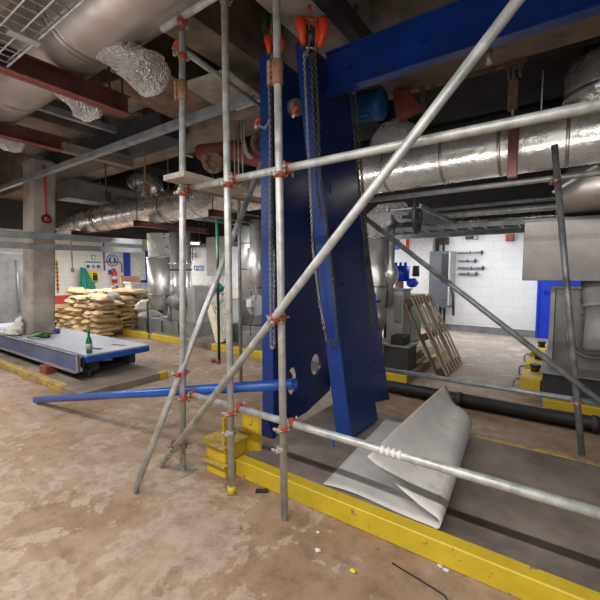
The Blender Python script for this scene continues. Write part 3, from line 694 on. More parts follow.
# overhead big duct at upper left
YO, ZO, RO = 1.62, 3.62, .36
pts = [(x, YO, ZO) for x in (-7.5, -6.2, -5.0, -4.2, -3.4, -2.6, -1.9, -1.2, -.4, .4)]
t = duct('very large dull silver duct overhead at upper left', pts, RO, 'clad_dull', (-3.5, YO, ZO-RO), [((x, YO, ZO), (1, 0, 0), RO) for x in (-6.0, -4.9, -3.32, -3.26, -1.6)], 'overhead_duct', 48)
def foil_boot(px0, py0, px1, py1, z0, z1, r0, r1, lab):
    a = onZ(px0, py0, z0); b = onZ(px1, py1, z1); t = thing('foil_boot', lab, 'foil wrap', tuple(b))
    m = (a+b)/2+V((0, 0, .06)); n = 9; pts = []; rr = []
    for i in range(n+1):
        s = i/n; pts.append(a*(1-s)**2+m*2*s*(1-s)+b*s*s); rr.append((r0+(r1-r0)*s**1.3)*(1+random.uniform(-.10, .10)))
    e = (pts[-1]-pts[-2]).normalized()
    for f, g in ((.25, .93), (.45, .72), (.58, .42), (.62, .1)): pts.append(b+e*r1*f); rr.append(r1*g)
    MB().path(pts, rr, 26, False, .09).build('foil_wrap', 'foil', t)
    MB().path([a-V((.05, 0, -.02)), a+V((.02, .01, -.05)), a+V((.10, .03, -.06))], .03, 8, False, .3).build('foil_tab', 'foil', t)
foil_boot(100, 50, 149, 74, 3.34, 3.05, .09, .17, 'crumpled foil wrapped outlet hanging off the large overhead duct')
foil_boot(60, 92, 88, 105, 3.3, 3.1, .07, .15, 'smaller foil wrapped outlet below the first maroon beam')
foil_boot(-20, 135, 14, 142, 3.25, 3.15, .10, .14, 'foil wrapped outlet at the left edge below the overhead duct')
# maroon I beams under it
def ibeam(label, a, b, h, w, mat='maroon', name='steel_beam'):
    a, b = V(a), V(b); d = (b-a).normalized(); t = thing(name, label, 'beam', tuple(a))
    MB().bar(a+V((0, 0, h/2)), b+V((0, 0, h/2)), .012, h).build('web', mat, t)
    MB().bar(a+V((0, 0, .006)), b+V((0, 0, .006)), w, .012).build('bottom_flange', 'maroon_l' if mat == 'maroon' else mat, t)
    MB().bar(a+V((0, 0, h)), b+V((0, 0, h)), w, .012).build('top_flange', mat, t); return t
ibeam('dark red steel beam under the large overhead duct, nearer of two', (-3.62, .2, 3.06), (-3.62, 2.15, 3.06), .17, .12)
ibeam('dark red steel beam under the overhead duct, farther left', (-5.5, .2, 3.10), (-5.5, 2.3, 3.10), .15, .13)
solo('pale_channel', MB().box(-5.56, -5.44, 2.32, 3.3, 3.10, 3.22), 'rib', 'pale channel continuing from the end of the farther red beam', 'channel', (-5.5, 2.32, 3.1))
mb = MB()
for y in (1.97, 2.1): mb.tube((-3.62, y, 3.23), (-3.62, y, 3.75), .011, 8)
solo('hanger_rod', mb, 'dark', 'pair of dark threaded rods above the nearer red beam', 'rod', (-3.62, 2.0, 3.23))
# brown channel supports beneath the long duct
for x, y0, y1, lab in ((-6.55, 3.95, 5.7, 'maroon channel bracket under the duct above the vertical silver ducts'), (-4.47, 3.95, 5.3, 'maroon channel bracket under the duct left of the blue plate'), (-9.3, 4.05, 5.6, 'maroon channel bracket under the far left end of the duct')):
    t = thing('duct_bracket', lab, 'bracket', (x, y0, 2.36))
    mb = MB().box(x-.05, x-.04, y0, y1, 2.36, 2.47).box(x-.05, x+.05, y0, y1, 2.36, 2.37).box(x-.05, x+.05, y0, y1, 2.46, 2.47); mb.build('channel', 'maroon', t)
    for y in (y0+.05, y1-.1): MB().tube((x, y, 2.47), (x, y, ZC), .009, 8).build('hanger_rod', 'dark', t)
def strap(x, lab):
    t = thing('rusty_hanger', lab, 'hanger', (x, YD, 2.4)); n = 18
    MB().path([(x, YD+.3*cos(a), zD(x)+.3*sin(a)) for a in [pi*2*i/n for i in range(n)]], .014, 6, True).build('hoop', 'rust', t)
    MB().tube((x, YD-.02, zD(x)+.3), (x, YD-.02, ZC), .012, 8).build('rod', 'rust', t); return t
strap(-6.1, 'rusty hoop hanger round the long duct left of the uprights'); strap(-8.6, 'rusty hoop hanger round the long duct at far left')
# long hanger at right with turnbuckle
p0 = onY(501, 42, 4.05); x = onY(512, 150, 4.05).x
t = thing('pipe_hanger', 'brown spring hanger rod dropping from the ceiling in front of the duct at right', 'hanger', (x, 4.05, 2.2))
MB().tube((x, 4.05, 2.4), (x-.02, 4.03, 3.9), .013, 8).build('rod', 'galv_old', t)
MB().box(x-.05, x+.03, 4.0, 4.08, 3.0, 3.26).build('spring_box', 'rust', t)
MB().box(x-.08, x+.06, 3.98, 4.1, 3.38, 3.41).box(x-.06, x-.04, 3.98, 4.1, 3.3, 3.4).box(x+.03, x+.05, 3.98, 4.1, 3.3, 3.4).build('clevis', 'rust', t)
MB().box(x-.03, x+.05, 4.0, 4.09, 2.38, 2.9).build('lower_bracket', 'maroon', t)
solo('hanger_rod', MB().tube((onY(424, 90, 4.1).x, 4.1, 3.2), (onY(424, 90, 4.1).x-.1, 4.1, 4.4), .03, 8), 'soffit', 'rusty brown strut hanging above the duct right of the blue motor', 'rod', (-1.5, 4.1, 3.2))
solo('galvanised_stub', MB().tube(onY(489, 64, 3.3), onY(489, 48, 3.3), .022, 12), 'galv', 'short bright tube end hanging below the blue beam', 'tube', tuple(onY(489, 64, 3.3)))
solo('hanger_rod', MB().tube((onY(542, 95, 4.2).x, 4.2, 3.0), (onY(542, 95, 4.2).x, 4.2, 3.35), .007, 6), 'galv', 'thin threaded stud standing on the duct at right', 'rod', (-.2, 4.2, 3.0))
# blue motor on the duct
p = onY(358, 108, 3.8); q = onY(392, 103, 3.8)
t = thing('electric_motor', 'blue cylindrical motor mounted high behind the tilted plate', 'motor', tuple(p))
d = (q-p).normalized(); mb = MB().lathe(p-d*.15, d, [(0, .11), (0, .14), (.36, .14), (.37, .155), (.43, .155), (.45, .135), (.452, .03)], 28)
mb.build('housing', 'blue_motor', t); mb = MB()
for i in range(14): a = 2*pi*i/14; mb.obox(p+d*.05+V((0, cos(a)*.142, sin(a)*.142)), d*.12, V((0, -sin(a), cos(a)))*.003, V((0, cos(a), sin(a)))*.01)
mb.build('cooling_fin', 'blue_motor', t)
q2 = q+V((.03, 0, 0)); MB().prism([q2+V((0, .05, -.14)), q2+V((.24, .05, -.07)), q2+V((.12, .05, .12)), q2+V((-.05, .05, .14))], (0, .15, 0)).build('fan_guard', 'maroon_l', t)

# ------------------------------------------------------------------ mesh tray, strut grid, ceiling clutter
t = thing('wire_mesh_tray', 'pale welded wire mesh cable tray overhead in the top left corner', 'cable tray', (-3.0, .9, 3.08))
mb = MB()
for i in range(7): y = 1.14-.10*i; mb.tube((-4.6, y, 3.08), (-.9, y, 3.08), .006 if i else .008, 6)
x = -4.6
while x < -.9: mb.tube((x, .5, 3.085), (x, 1.14, 3.085), .0055, 6); x += .10
mb.build('mesh', 'galv', t)
MB().tube((-4.6, 1.15, 3.13), (-.9, 1.15, 3.13), .006, 6).build('side_wire', 'machine_l', t)
MB().box(-3.05, -2.98, .98, 1.16, 3.06, 3.075).build('splice_clip', 'machine_l', t)
def channel(label, a, b, w=.041, mat='strut', grp=None):
    a, b = V(a), V(b); d = (b-a).normalized(); sd = d.cross(V((0, 0, 1))).normalized(); mb = MB()
    mb.bar(a+V((0, 0, -w/2)), b+V((0, 0, -w/2)), w, .004)
    for s in (-1, 1): mb.bar(a+sd*s*w/2, b+sd*s*w/2, .004, w)
    return solo('strut_channel', mb, mat, label, 'strut channel', tuple(a), grp)
channel('long zinc channel crossing the ceiling from far left toward the top of the left upright', (-9, 2.56, 3.06), (-2.32, 2.56, 3.06), .07)
channel('zinc channel under the ceiling crossing behind the nearer red beam', (-5.4, 1.2, 3.56), (-5.4, 4.4, 3.56), .08)
channel('lower zinc channel crossing in front of the concrete column', (-6.95, -.5, 1.90), (-6.95, 4.3, 1.93), .09)
channel('upper zinc channel crossing in front of the concrete column', (-6.95, -.5, 2.07), (-6.95, 4.3, 2.10), .10)
solo('air_duct', MB().box(-8.6, -4.3, 3.0, 3.4, 3.28, 3.6), 'dark', 'dark rectangular duct high up beyond the red beams', 'duct', (-6, 3.0, 3.28))
solo('air_duct', MB().box(-8.4, -7.9, 3.4, 9.0, 2.95, 3.3), 'machine', 'grey rectangular duct running back at far left under the ceiling', 'duct', (-8.1, 6, 2.95))
solo('air_duct', MB().box(-11.95, -9, 1.2, 1.6, 2.75, 3.05), 'clad', 'silver rectangular duct at far left above the channels', 'duct', (-10, 1.4, 2.75))
for i, (x0, y0, x1, y1, z, mt) in enumerate(((-4.1, 2.2, -3.4, 3.2, 3.5, 'timber'), (-3.3, 2.6, -2.8, 3.3, 3.45, 'plank'), (-5.0, 2.5, -4.3, 3.0, 3.7, 'rib'))):
    solo('ceiling_panel', MB().obox(((x0+x1)/2, (y0+y1)/2, z), ((x1-x0)/2, .08, .03), (-.05, (y1-y0)/2, 0), (0, .0, .012)), mt, ['brown board lying loose among the ceiling ribs left of the left upright', 'pale board fixed under the ceiling behind the uprights', 'grey board among the ceiling ribs above the column'][i], 'board', (x0, y0, z))
# dangling conduits
cond = [('dark conduit', -5.0, 3.2, 2.6, 3.6), ('dark conduit', -4.4, 3.35, 2.7, 3.6), ('dark conduit', -5.9, 3.1, 2.6, 3.5)]
for i, (n_, x, y, z0, z1) in enumerate(cond):
    solo('hanger_rod', MB().tube((x, y, z0), (x, y, 4.4), .012, 8).box(x-.05, x+.05, y-.05, y+.05, z0, z0+.16), 'dark' if i else 'rust', ['rusty hanger with box above the long duct', 'dark hanger with small box left of the board end', 'dark hanger with small box near the column top'][i], 'hanger', (x, y, z0))
# black pipes under the ceiling, running lengthwise
for i, (y, z, r, x0, x1, mt, lab) in enumerate(((5.6, 3.5, .10, -8, 4, 'dark', 'thick dark pipe high in the gloom above the long duct'), (6.4, 3.1, .07, -6, 4, 'dark', 'dark pipe behind the long duct, lower of the gloom pipes'), (5.0, 3.9, .05, -4, 4, 'rust', 'thin brown pipe near the ceiling behind the blue beam'),
        (6.6, 2.45, .05, -2.7, 3, 'galv', 'bright pipe behind the silver duct at right'), (6.9, 2.62, .035, -2.7, 3, 'galv_dark', 'dark conduit over the cable ladder at right'), (7.4, 2.42, .09, -2.4, 2.0, 'clad', 'silver pipe above the cable ladder at right'))):
    solo('ceiling_pipe', MB().tube((x0, y, z), (x1, y, z), r, 16), mt, lab, 'pipe', (x0, y, z))
# cable ladder at right
t = thing('cable_ladder', 'grey cable ladder running level in front of the white block wall', 'cable ladder', (-2.6, 7.0, 2.25))
MB().box(-3.2, 3, 6.8, 6.83, 2.25, 2.33).build('rail', 'strut', t); MB().box(-3.2, 3, 7.3, 7.33, 2.25, 2.33).build('rail', 'strut', t)
mb = MB(); x = -3.1
while x < 2.9: mb.box(x, x+.03, 6.83, 7.3, 2.26, 2.29); x += .25
mb.build('rung', 'strut', t)
mb = MB()
for i in range(6): mb.tube((-3.2, 6.9+i*.06, 2.31), (3, 6.9+i*.06, 2.31), .016, 8)
solo('cable_bundle', mb, 'dark', 'bundle of dark cables lying in the cable ladder at right', 'cables', (-2.6, 7.0, 2.3))
t = thing('cable_ladder', 'short cable ladder seen from below running back beside the dark valve', 'cable ladder', (-1.95, 4.9, 2.32))
MB().box(-2.0, -1.97, 4.9, 6.9, 2.33, 2.39).build('rail', 'strut', t); MB().box(-1.55, -1.52, 4.9, 6.9, 2.33, 2.39).build('rail', 'strut', t)
mb = MB(); y = 4.95
while y < 6.85: mb.box(-1.97, -1.55, y, y+.03, 2.34, 2.36); y += .16
mb.build('rung', 'strut', t)
solo('strut_beam', MB().box(-4.4, 3, 8.6, 8.72, 2.28, 2.52), 'strut', 'deep grey steel rail crossing in front of the top of the white wall', 'rail', (-2.4, 8.6, 2.28))
# rust flanged pipes hung up left of the blue plate
def flange(px, py, y, ax, R, lab, ln=.5, mt='rust'):
    p = onY(px, py, y); t = thing('flanged_pipe', lab, 'pipe', tuple(p)); a = V(ax).normalized()
    MB().lathe(p, a, [(.3, R*.46), (.05, R*.5), (.05, R*.62), (ln, R*.62), (ln, R*.3)], 28).build('pipe_end', 'maroon_l', t)
    MB().lathe(p-a*.02, a, [(.28, R*.44), (.02, R*.52), (0, R*.62), (0, R*1.0), (.02, R*1.03), (.045, R*1.03), (.045, R*.6)], 28).build('flange_ring', mt, t)
    MB().tube(p+a*.05, p+a*.055, R*.53, 20).build('bore_shade', 'black', t); mb = MB(); u, v = mb.frame(a)  # black disc inside the rim stands for the shade in the hollow
    for i in range(8): c = p+(u*cos(i*pi/4)+v*sin(i*pi/4))*R*.8; MB().tube(c-a*.045, c-a*.01, .014, 6).build('bolt', mt, t)
flange(213, 162, 3.1, (-.45, .7, .25), .13, 'rusted flange end of a red pipe hung above the long duct')
flange(263, 143, 3.3, (-.6, .7, .1), .14, 'second red pipe with pale flange just left of the left blue plate')
t = thing('red_pipe_body', 'dull red valve body behind the two flanged pipes', 'pipe', (-3.4, 3.4, 2.9)); MB().path([(-3.9, 3.3, 3.05), (-3.4, 3.35, 3.0), (-2.9, 3.4, 2.8), (-2.6, 3.4, 2.75)], [.1, .11, .09, .07], 16).build('body', 'maroon_l', t)
p = onY(246, 142, 3.2); mb = MB()
for i in range(3): mb.path([p+V((-.05+.02*i, 0, .25)), p+V((-.07+.02*i, 0, .05)), p+V((-.02+.02*i, 0, -.12)), p+V((.06+.02*i, 0, -.2))], .012, 8)
solo('white_hose', mb, 'machine_l', 'pale bent hoses hanging beside the flanged pipes', 'hose', tuple(p))
mb = MB()
for px in (234, 238, 242): q = onY(px, 120, 3.0); r_ = onY(px+1, 182, 3.0); mb.tube(q, r_, .008, 6)
solo('hanging_wires', mb, 'galv_old', 'thin brown rods hanging behind the middle front upright', 'rods', tuple(onY(238, 120, 3.0)))

# ------------------------------------------------------------------ left foreground: platform
t = thing('blue_platform', 'low blue steel platform with whitened deck on the left plinth', 'platform', (-5.05, 2.3, .1))
MB().box(-9.6, -4.98, 2.28, 3.16, .405, .425).build('deck', 'plat_top', t)
MB().box(-9.6, -4.97, 2.27, 3.17, .325, .405).build('edge_frame', 'blue_plat', t)
MB().box(-8.4, -5.15, 2.4, 2.52, .15, .325).box(-8.4, -5.15, 2.95, 3.05, .15, .325).build('under_rail', 'dark', t)
MB().box(-5.6, -5.4, 2.35, 3.1, .09, .15).box(-7.6, -7.4, 2.35, 3.1, .09, .15).build('bearer', 'dark', t)
MB().obox((-5.35, 2.55, .428), (.13, .03, 0), (-.01, .03, 0), (0, 0, .003)).build('slot', 'rust', t); MB().obox((-5.3, 2.88, .428), (.11, .03, 0), (-.01, .025, 0), (0, 0, .003)).build('slot', 'rust', t)
t = thing('steel_side_board', 'slate blue steel channel standing against the front of the platform', 'channel', (-6.8, 2.2, .2))
MB().box(-9.9, -5.02, 2.19, 2.205, .215, .435).build('web', 'plat_board', t); MB().box(-9.9, -5.02, 2.14, 2.205, .205, .22).box(-9.9, -5.02, 2.17, 2.205, .43, .44).build('flange', 'machine', t)
MB().box(-5.04, -5.02, 2.17, 2.24, .215, .435).build('end_plate', 'machine_l', t)
MB().box(-9.9, -5.02, 2.21, 2.26, .26, .40).build('clip', 'dark', t)
solo('red_chock', MB().box(-5.95, -5.75, 2.08, 2.24, .09, .20), 'maroon_l', 'small dull red timber chock under the side board', 'chock', (-5.85, 2.16, .09))
solo('steel_beam', MB().box(-8.4, -5.1, 2.36, 2.38, .1, .2), 'dark', 'dark steel rail in the shadow under the platform', 'rail', (-6, 2.36, .1))
t = thing('glass_bottle', 'green glass water bottle with pale label on the platform corner', 'bottle', (-5.08, 2.36, .427))
MB().lathe((-5.08, 2.36, .427), (0, 0, 1), [(0, .030), (.008, .038), (.15, .038), (.19, .030), (.225, .016), (.28, .014)], 24).build('bottle_body', 'glass', t)
MB().lathe((-5.08, 2.36, .427), (0, 0, 1), [(.05, .038), (.05, .0388), (.13, .0388), (.13, .038)], 24).build('bottle_label', 'machine_l', t)
MB().lathe((-5.08, 2.36, .427), (0, 0, 1), [(.28, .014), (.28, .017), (.305, .017), (.307, .01)], 16).build('cap', 'sign_green', t)
# cloths, straps by the column
def cloth(name, px, py, z, rx, ry, rz, mt, lab, cat='cloth', seed=0):
    p = onZ(px, py, z); random.seed(seed); return solo(name, MB().blob(p+V((0, 0, rz*.6)), rx, ry, rz, .3, 24, 10, 2.5), mt, lab, cat, tuple(p))
cloth('blue_cloth', 47, 331, .43, .42, .13, .05, 'bluecloth', 'crumpled blue cloth on the platform beside the column', seed=3)
cloth('rope_heap', 40, 336, .43, .30, .08, .04, 'rope', 'heap of dark green rope at the foot of the column', 'rope', seed=4)
solo('webbing_strap', MB().path([onZ(28, 337, .45), onZ(35, 335, .50), onZ(42, 333, .50), onZ(50, 332, .46), onZ(56, 333, .44)], .02, 8), 'strapy', 'olive webbing strap across the rope at the column foot', 'strap', tuple(onZ(28, 337, .44)))
a = onX(13, 335, -7.75); random.seed(21); p = V((-7.62, 2.35, .43)); solo('white_rag', MB().blob(p+V((0, -.02, .06)), .16, .13, .10, .35, 22, 12, 3).blob(p+V((.05, .04, .17)), .07, .06, .12, .4, 16, 10, 3), 'rag', 'crumpled white cloth on the platform left of the column base', 'cloth', tuple(p))

# ------------------------------------------------------------------ sacks
rs = random.Random(11)
def sack_mesh(seed):
    r = random.Random(seed); off = V((r.random()*40, r.random()*40, r.random()*40)); nu, nv = 12, 9; vs = []; fs = []
    L, Wd, T = .29, .20, .062
    def pt(u, v, top):
        x = (u*2-1); y = (v*2-1); e = (1-x**6)*(1-y**6); h = max(e, 0)**.45
        pin = 1-.06*(1-abs(y)**2)*abs(x)**3
        n_ = noise.noise(V((x*1.7, y*1.7, top*2))+off)
        return V((x*L*(1+.06*n_), y*Wd*pin*(1+.10*n_), (T*h*(1+.6*n_)+.018*noise.noise(V((x*4, y*4, 3))+off)*h)*top))
    for top in (1, -1):
        o = len(vs)
        for i in range(nu+1):
            for j in range(nv+1): vs.append(pt(i/nu, j/nv, top))
        for i in range(nu):
            for j in range(nv):
                q = [o+i*(nv+1)+j, o+(i+1)*(nv+1)+j, o+(i+1)*(nv+1)+j+1, o+i*(nv+1)+j+1]; fs.append(q if top > 0 else q[::-1])
    me = bpy.data.meshes.new('paper_sack'); me.from_pydata([tuple(v) for v in vs], [], fs); me.update()
    bm = bmesh.new(); bm.from_mesh(me); bmesh.ops.remove_doubles(bm, verts=bm.verts, dist=.0008); bmesh.ops.recalc_face_normals(bm, faces=bm.faces); bm.to_mesh(me); bm.free()
    me.polygons.foreach_set('use_smooth', [True]*len(me.polygons)); me.materials.append(M['sack']); return me
sm = [sack_mesh(i) for i in range(6)]
GR = 'tan paper sacks in the big pile'
def sack(x, y, z, a, tilt=(0, 0), lab=None, s=1):
    o = bpy.data.objects.new('paper_sack', rs.choice(sm)); COL.objects.link(o); o.location = (x, y, z)
    o.rotation_euler = (tilt[0], tilt[1], a); o.scale = (s, s, s)
    tag(o, lab or 'bulging tan paper sack stacked in the tall pile behind the platform', 'sack', GR); return o
NL = 9
for l in range(NL):
    z = .065+l*.1; lean = .015*l*rs.uniform(.6, 1.3)
    # long rows: near side (facing -Y) and right side (facing +X)
    x0, x1, y0, y1 = -10.75, -8.55, 4.15, 5.75
    endon = l % 2
    if endon:
        n = 5; 
        for i in range(1 if l > 5 else 0, n): sack(x0+.22+i*(x1-x0-.3)/(n-1)*.985, y0+.26+lean+rs.uniform(-.04, .04), z+rs.uniform(-.022, .022), pi/2+rs.uniform(-.22, .22), (rs.uniform(-.10, .10), rs.uniform(-.10, .10)))
        for i in range(3): sack(x1-.22-lean+rs.uniform(-.05, .05), y0+.72+i*.42, z+rs.uniform(-.022, .022), pi/2+rs.uniform(-.15, .15), (rs.uniform(-.10, .10), rs.uniform(-.13, .13)))
    else:
        n = 4
        for i in range(1 if l > 5 else 0, n): sack(x0+.3+i*.56, y0+.18+lean+rs.uniform(-.04, .04), z+rs.uniform(-.022, .022), rs.uniform(-.22, .22), (rs.uniform(-.10, .10), rs.uniform(-.10, .10)))
        for i in range(4): sack(x1-.30-lean+rs.uniform(-.05, .05), y0+.50+i*.385, z+rs.uniform(-.022, .022), rs.uniform(-.22, .22), (rs.uniform(-.10, .10), rs.uniform(-.13, .13)))
    if l >= NL-2:
        for i in range(2): sack(x1-.5-.4*i, y0+.35+.2*i, z+.03, rs.uniform(.3, 1.2), (rs.uniform(-.15, .15), rs.uniform(-.2, .2)))
        for i in range(3):
            for j in range(2): sack(x0+.35+i*.55, y0+.7+j*.45, z+rs.uniform(-.01, .02), rs.uniform(-.3, .3))
for i in range(9): sack(-10.3+.19*i+rs.uniform(-.05, .05), 4.5+.12*i*.8, .99+rs.uniform(-.02, .05), rs.uniform(-.6, .6), (rs.uniform(-.12, .12), rs.uniform(-.12, .12)))
for i in range(10): sack(-11.1+.12*(i % 3), 3.95+.1*(i % 2)+.2*rs.random(), .07+(i % 5)*.1, rs.uniform(-.4, .4)+.5, (.0, rs.uniform(-.1, .15)))
for i in range(6): sack(-10.95+rs.uniform(-.05, .1), 4.15+.25*rs.random(), .07+i*.1, rs.uniform(-.3, .3)+.4, (.0, rs.uniform(-.1, .15)))
solo('pile_core', MB().box(-10.3, -9.25, 4.75, 5.5, .0, .82), 'card', 'hidden filler block inside the pile of sacks', 'carton', (-9.8, 5.1, 0))  # unseen block filling the hollow behind the outer sacks
# things on the pile
def onpile(px, py, d=9.0): r = ray(px, py); return V((0, 0, H))+r*d
p = onX(137, 298, -8.9)
a = onX(131, 250, -11.88); b_ = onX(146, 280, -11.88)
solo('white_wall_unit', MB().box(-11.97, -11.88, a.y, b_.y, b_.z, a.z), 'white', 'white wall mounted unit in front of the blue door above the sack pile', 'wall unit', (-11.7, a.y, b_.z))
t = thing('white_box', 'white polystyrene box lid resting on the right of the sack pile', 'box', (p.x, p.y, 1.0))
MB().obox((-8.95, 5.52, 1.09), (.16, 0, 0), (0, .36, -.03), (0, 0.01, .10), .02).build('box_body', 'polybox', t); MB().obox((-8.95, 5.51, 1.205), (.175, 0, 0), (0, .38, -.03), (0, 0, .02), .006).build('lid', 'polybox', t)
solo('cardboard_flap', MB().obox((-9.3, 5.45, 1.25), (.01, 0, .02), (0, .27, -.01), (-.03, 0, .13)), 'card', 'brown cardboard piece standing behind the white box', 'cardboard', (-9.3, 5.4, 1.12))
tl = [(113, 286, 'redpaint', 'small red bottle standing on the sacks'), (117, 284, 'dark', 'small dark bottle standing on the sacks'), (104, 290, 'amber', 'amber cup left of the bottles on the sacks'), (121, 290, 'machine_l', 'pale spray can right of the bottles on the sacks')]
for px, py, mt, lab in tl:
    p = onX(px, py+9, -9.3); t = thing('small_bottle', lab, 'bottle', tuple(p))
    MB().lathe(p, (0, 0, 1), [(0, .045), (.01, .05), (.14, .05), (.17, .025), (.2, .022)], 14).build('bottle_body', mt, t); MB().tube(p+V((0, 0, .2)), p+V((0, 0, .225)), .026, 12).build('cap', 'white', t)
cloth('clear_bag', 113, 297, 1.02, .08, .11, .06, 'rag', 'crumpled pale bag lying on top of the sacks', 'bag', 8)
for px, py, x_, r1, lab, sd in ((147, 306, -8.3, .2, 'white plastic bag slumped at the right end of the sack pile', 9), (150, 315, -8.2, .17, 'lower white plastic bag at the right end of the sack pile', 10)):
    p = onX(px, py, x_); random.seed(sd); t = thing('plastic_bag', lab, 'bag', (p.x, p.y, p.z-r1*.8))
    MB().blob(p, r1*.9, r1*1.5, r1*.75, .25, 24, 14, 3).build('bag_body', 'rag', t); MB().blob(p+V((.05, r1*1.4, -.03)), .05, .07, .05, .3).build('knot', 'rag', t)
solo('bag_bin', MB().box(-8.95, -8.45, 5.8, 6.3, .12, .9), 'machine', 'grey crate under the white plastic bags', 'crate', (-8.3, 5.9, .12))

# ------------------------------------------------------------------ left wall fittings
def wsq(px0, py0, px1, py1, d=.02, x=XL): a = onX(px0, py0, x+d); b = onX(px1, py1, x+d); return a, b
def wbox(m, a, b, d=.02, x=XL): m.box(x, x+d, min(a.y, b.y), max(a.y, b.y), min(a.z, b.z), max(a.z, b.z)); return m
a, b = wsq(84.5, 263, 100, 270)
t = thing('safety_station', 'white first aid board with blue and green squares on the left wall', 'sign', (XL, a.y, b.z))
wbox(MB(), a, b, .06).build('board', 'white', t)
c = (a+b)/2
MB().box(XL+.06, XL+.068, a.y, b.y, a.z+.02, a.z+.05).build('header', 'sign_green', t)
for fy, mt in ((.18, 'sign_blue'), (.52, 'machine'), (.85, 'sign_blue')): y = a.y+(b.y-a.y)*fy; MB().tube((XL+.06, y, c.z), (XL+.07, y, c.z), .06, 14).build('symbol', mt, t)
a, b = wsq(87, 271, 97, 281.5)
t = thing('yellow_box', 'yellow wall box with black face below the first aid board', 'box', (XL, a.y, b.z)); wbox(MB(), a, b, .12).build('case', 'yellowsign', t)
MB().box(XL+.12, XL+.13, a.y+.12, b.y-.03, b.z+.03, b.z+.22).build('face', 'black', t); MB().box(XL+.12, XL+.13, a.y+.12, b.y-.05, a.z-.10, a.z-.06).build('lettering', 'black', t)
a, b = wsq(91.5, 255, 95.5, 260); t = thing('green_sign', 'small green safety sign high on the left wall', 'sign', (XL, a.y, b.z)); wbox(MB(), a, b, .02).build('panel', 'sign_green', t)
c = (a+b)/2; MB().box(XL+.02, XL+.024, c.y-.03, c.y+.03, c.z-.06, c.z+.06).build('symbol', 'white', t)
p = onX(112.3, 260.5, XL+.02); t = thing('ear_protection_sign', 'round blue mandatory sign with pale figure on the left wall', 'sign', (XL, p.y, p.z))
a, b = wsq(105, 251, 119, 273); wbox(MB(), a, b, .012).build('panel', 'white', t)
MB().tube((XL+.012, p.y, p.z), (XL+.022, p.y, p.z), .20, 32).build('disc', 'sign_blue', t)
MB().torus((XL+.022, p.y, p.z), (1, 0, 0), .15, .018, 28, 6).build('ring', 'white', t)
MB().tube((XL+.02, p.y, p.z+.06), (XL+.03, p.y, p.z+.06), .045, 16).box(XL+.02, XL+.03, p.y-.05, p.y+.05, p.z-.1, p.z+.02).build('figure', 'white', t)
mb = MB(); y0 = onX(106, 252, XL).y
for i in range(6): mb.box(XL+.012, XL+.02, y0+.03+i*.1, y0+.10+i*.1, 2.14, 2.23)
mb.build('lettering', 'sign_green', t)
a, b = wsq(108, 270, 112, 274.5); t = thing('notice', 'small blue and red notice below the round sign', 'sign', (XL, a.y, b.z)); wbox(MB(), a, b, .03).build('panel', 'sign_blue', t); MB().box(XL+.03, XL+.034, a.y, b.y, b.z, b.z+.06).build('stripe', 'redpaint', t)
p = onX(114.8, 283, XL+.15); t = thing('fire_extinguisher', 'red fire extinguisher hanging on the left wall under the notice', 'fire extinguisher', (XL+.1, p.y, p.z))
MB().lathe(p, (0, 0, 1), [(0, .07), (.01, .08), (.34, .08), (.40, .05), (.43, .02)], 18).build('cylinder', 'redpaint', t); MB().box(p.x-.03, p.x+.03, p.y-.08, p.y+.03, p.z+.43, p.z+.47).build('lever', 'black', t)
MB().lathe(p, (0, 0, 1), [(.12, .08), (.12, .083), (.22, .083), (.22, .08)], 18).build('label_band', 'white', t)
y = onX(103.6, 260, XL).y; z1 = 2.5; solo('red_conduit', MB().path([(XL+.03, y, 3.0), (XL+.03, y, 1.95), (XL+.03, y, 1.55)], .02, 8).path([(XL+.03, y, 1.83), (XL+.03, y+.52, 1.83), (XL+.03, y+.58, 1.75), (XL+.03, y+.58, 1.5)], .018, 8), 'maroon_l', 'dull red conduit on the left wall beside the round sign', 'pipe', (XL, y, 1.5))
a, b = wsq(56, 260, 58.5, 293); t = thing('gauge_strip', 'tall narrow yellow edged strip on the left wall by the column', 'sign', (XL, a.y, b.z)); wbox(MB(), a, b, .02).build('panel', 'white', t); MB().box(XL+.02, XL+.026, a.y, a.y+.035, b.z, a.z).box(XL+.02, XL+.026, b.y-.035, b.y, b.z, a.z).build('border', 'yellowsign', t)
mb = MB(); 
for i in range(7): mb.box(XL+.02, XL+.026, a.y+.05, b.y-.05, b.z+.1+i*.12, b.z+.14+i*.12)
mb.build('lettering', 'redpaint', t)
y = onX(72, 262, XL).y; solo('grey_conduit', MB().tube((XL+.02, y, 1.62), (XL+.02, y, 3.0), .012, 8).box(XL, XL+.05, y-.04, y+.04, 1.5, 1.62), 'machine', 'thin grey conduit with socket left of the green tarpaulin', 'conduit', (XL, y, 1.5))
# green tarp
y0 = onX(76, 280, XL+.1).y; y1 = onX(94, 291, XL+.1).y; zt = onX(79, 268, XL+.1).z
def tarp(u, v):
    w = .30+1.25*v; yc = y0+.18+(y1-y0-.35)*v*.75; return (XL+.18+.05*sin(u*16+v*2)*(.3+.7*v)+.12*v, yc+(u-.5)*(y1-y0)*w*1.0, zt-v*1.05+.05*sin(u*9)*v)
t = thing('green_tarpaulin', 'green tarpaulin hanging in folds on the left wall', 'tarpaulin', (XL+.1, y0, zt-.8)); MB().grid(tarp, 36, 14, .004).build('fabric', 'tarp', t); MB().tube((XL, y0+.18, zt), (XL+.14, y0+.18, zt+.02), .012, 8).build('peg', 'dark', t)
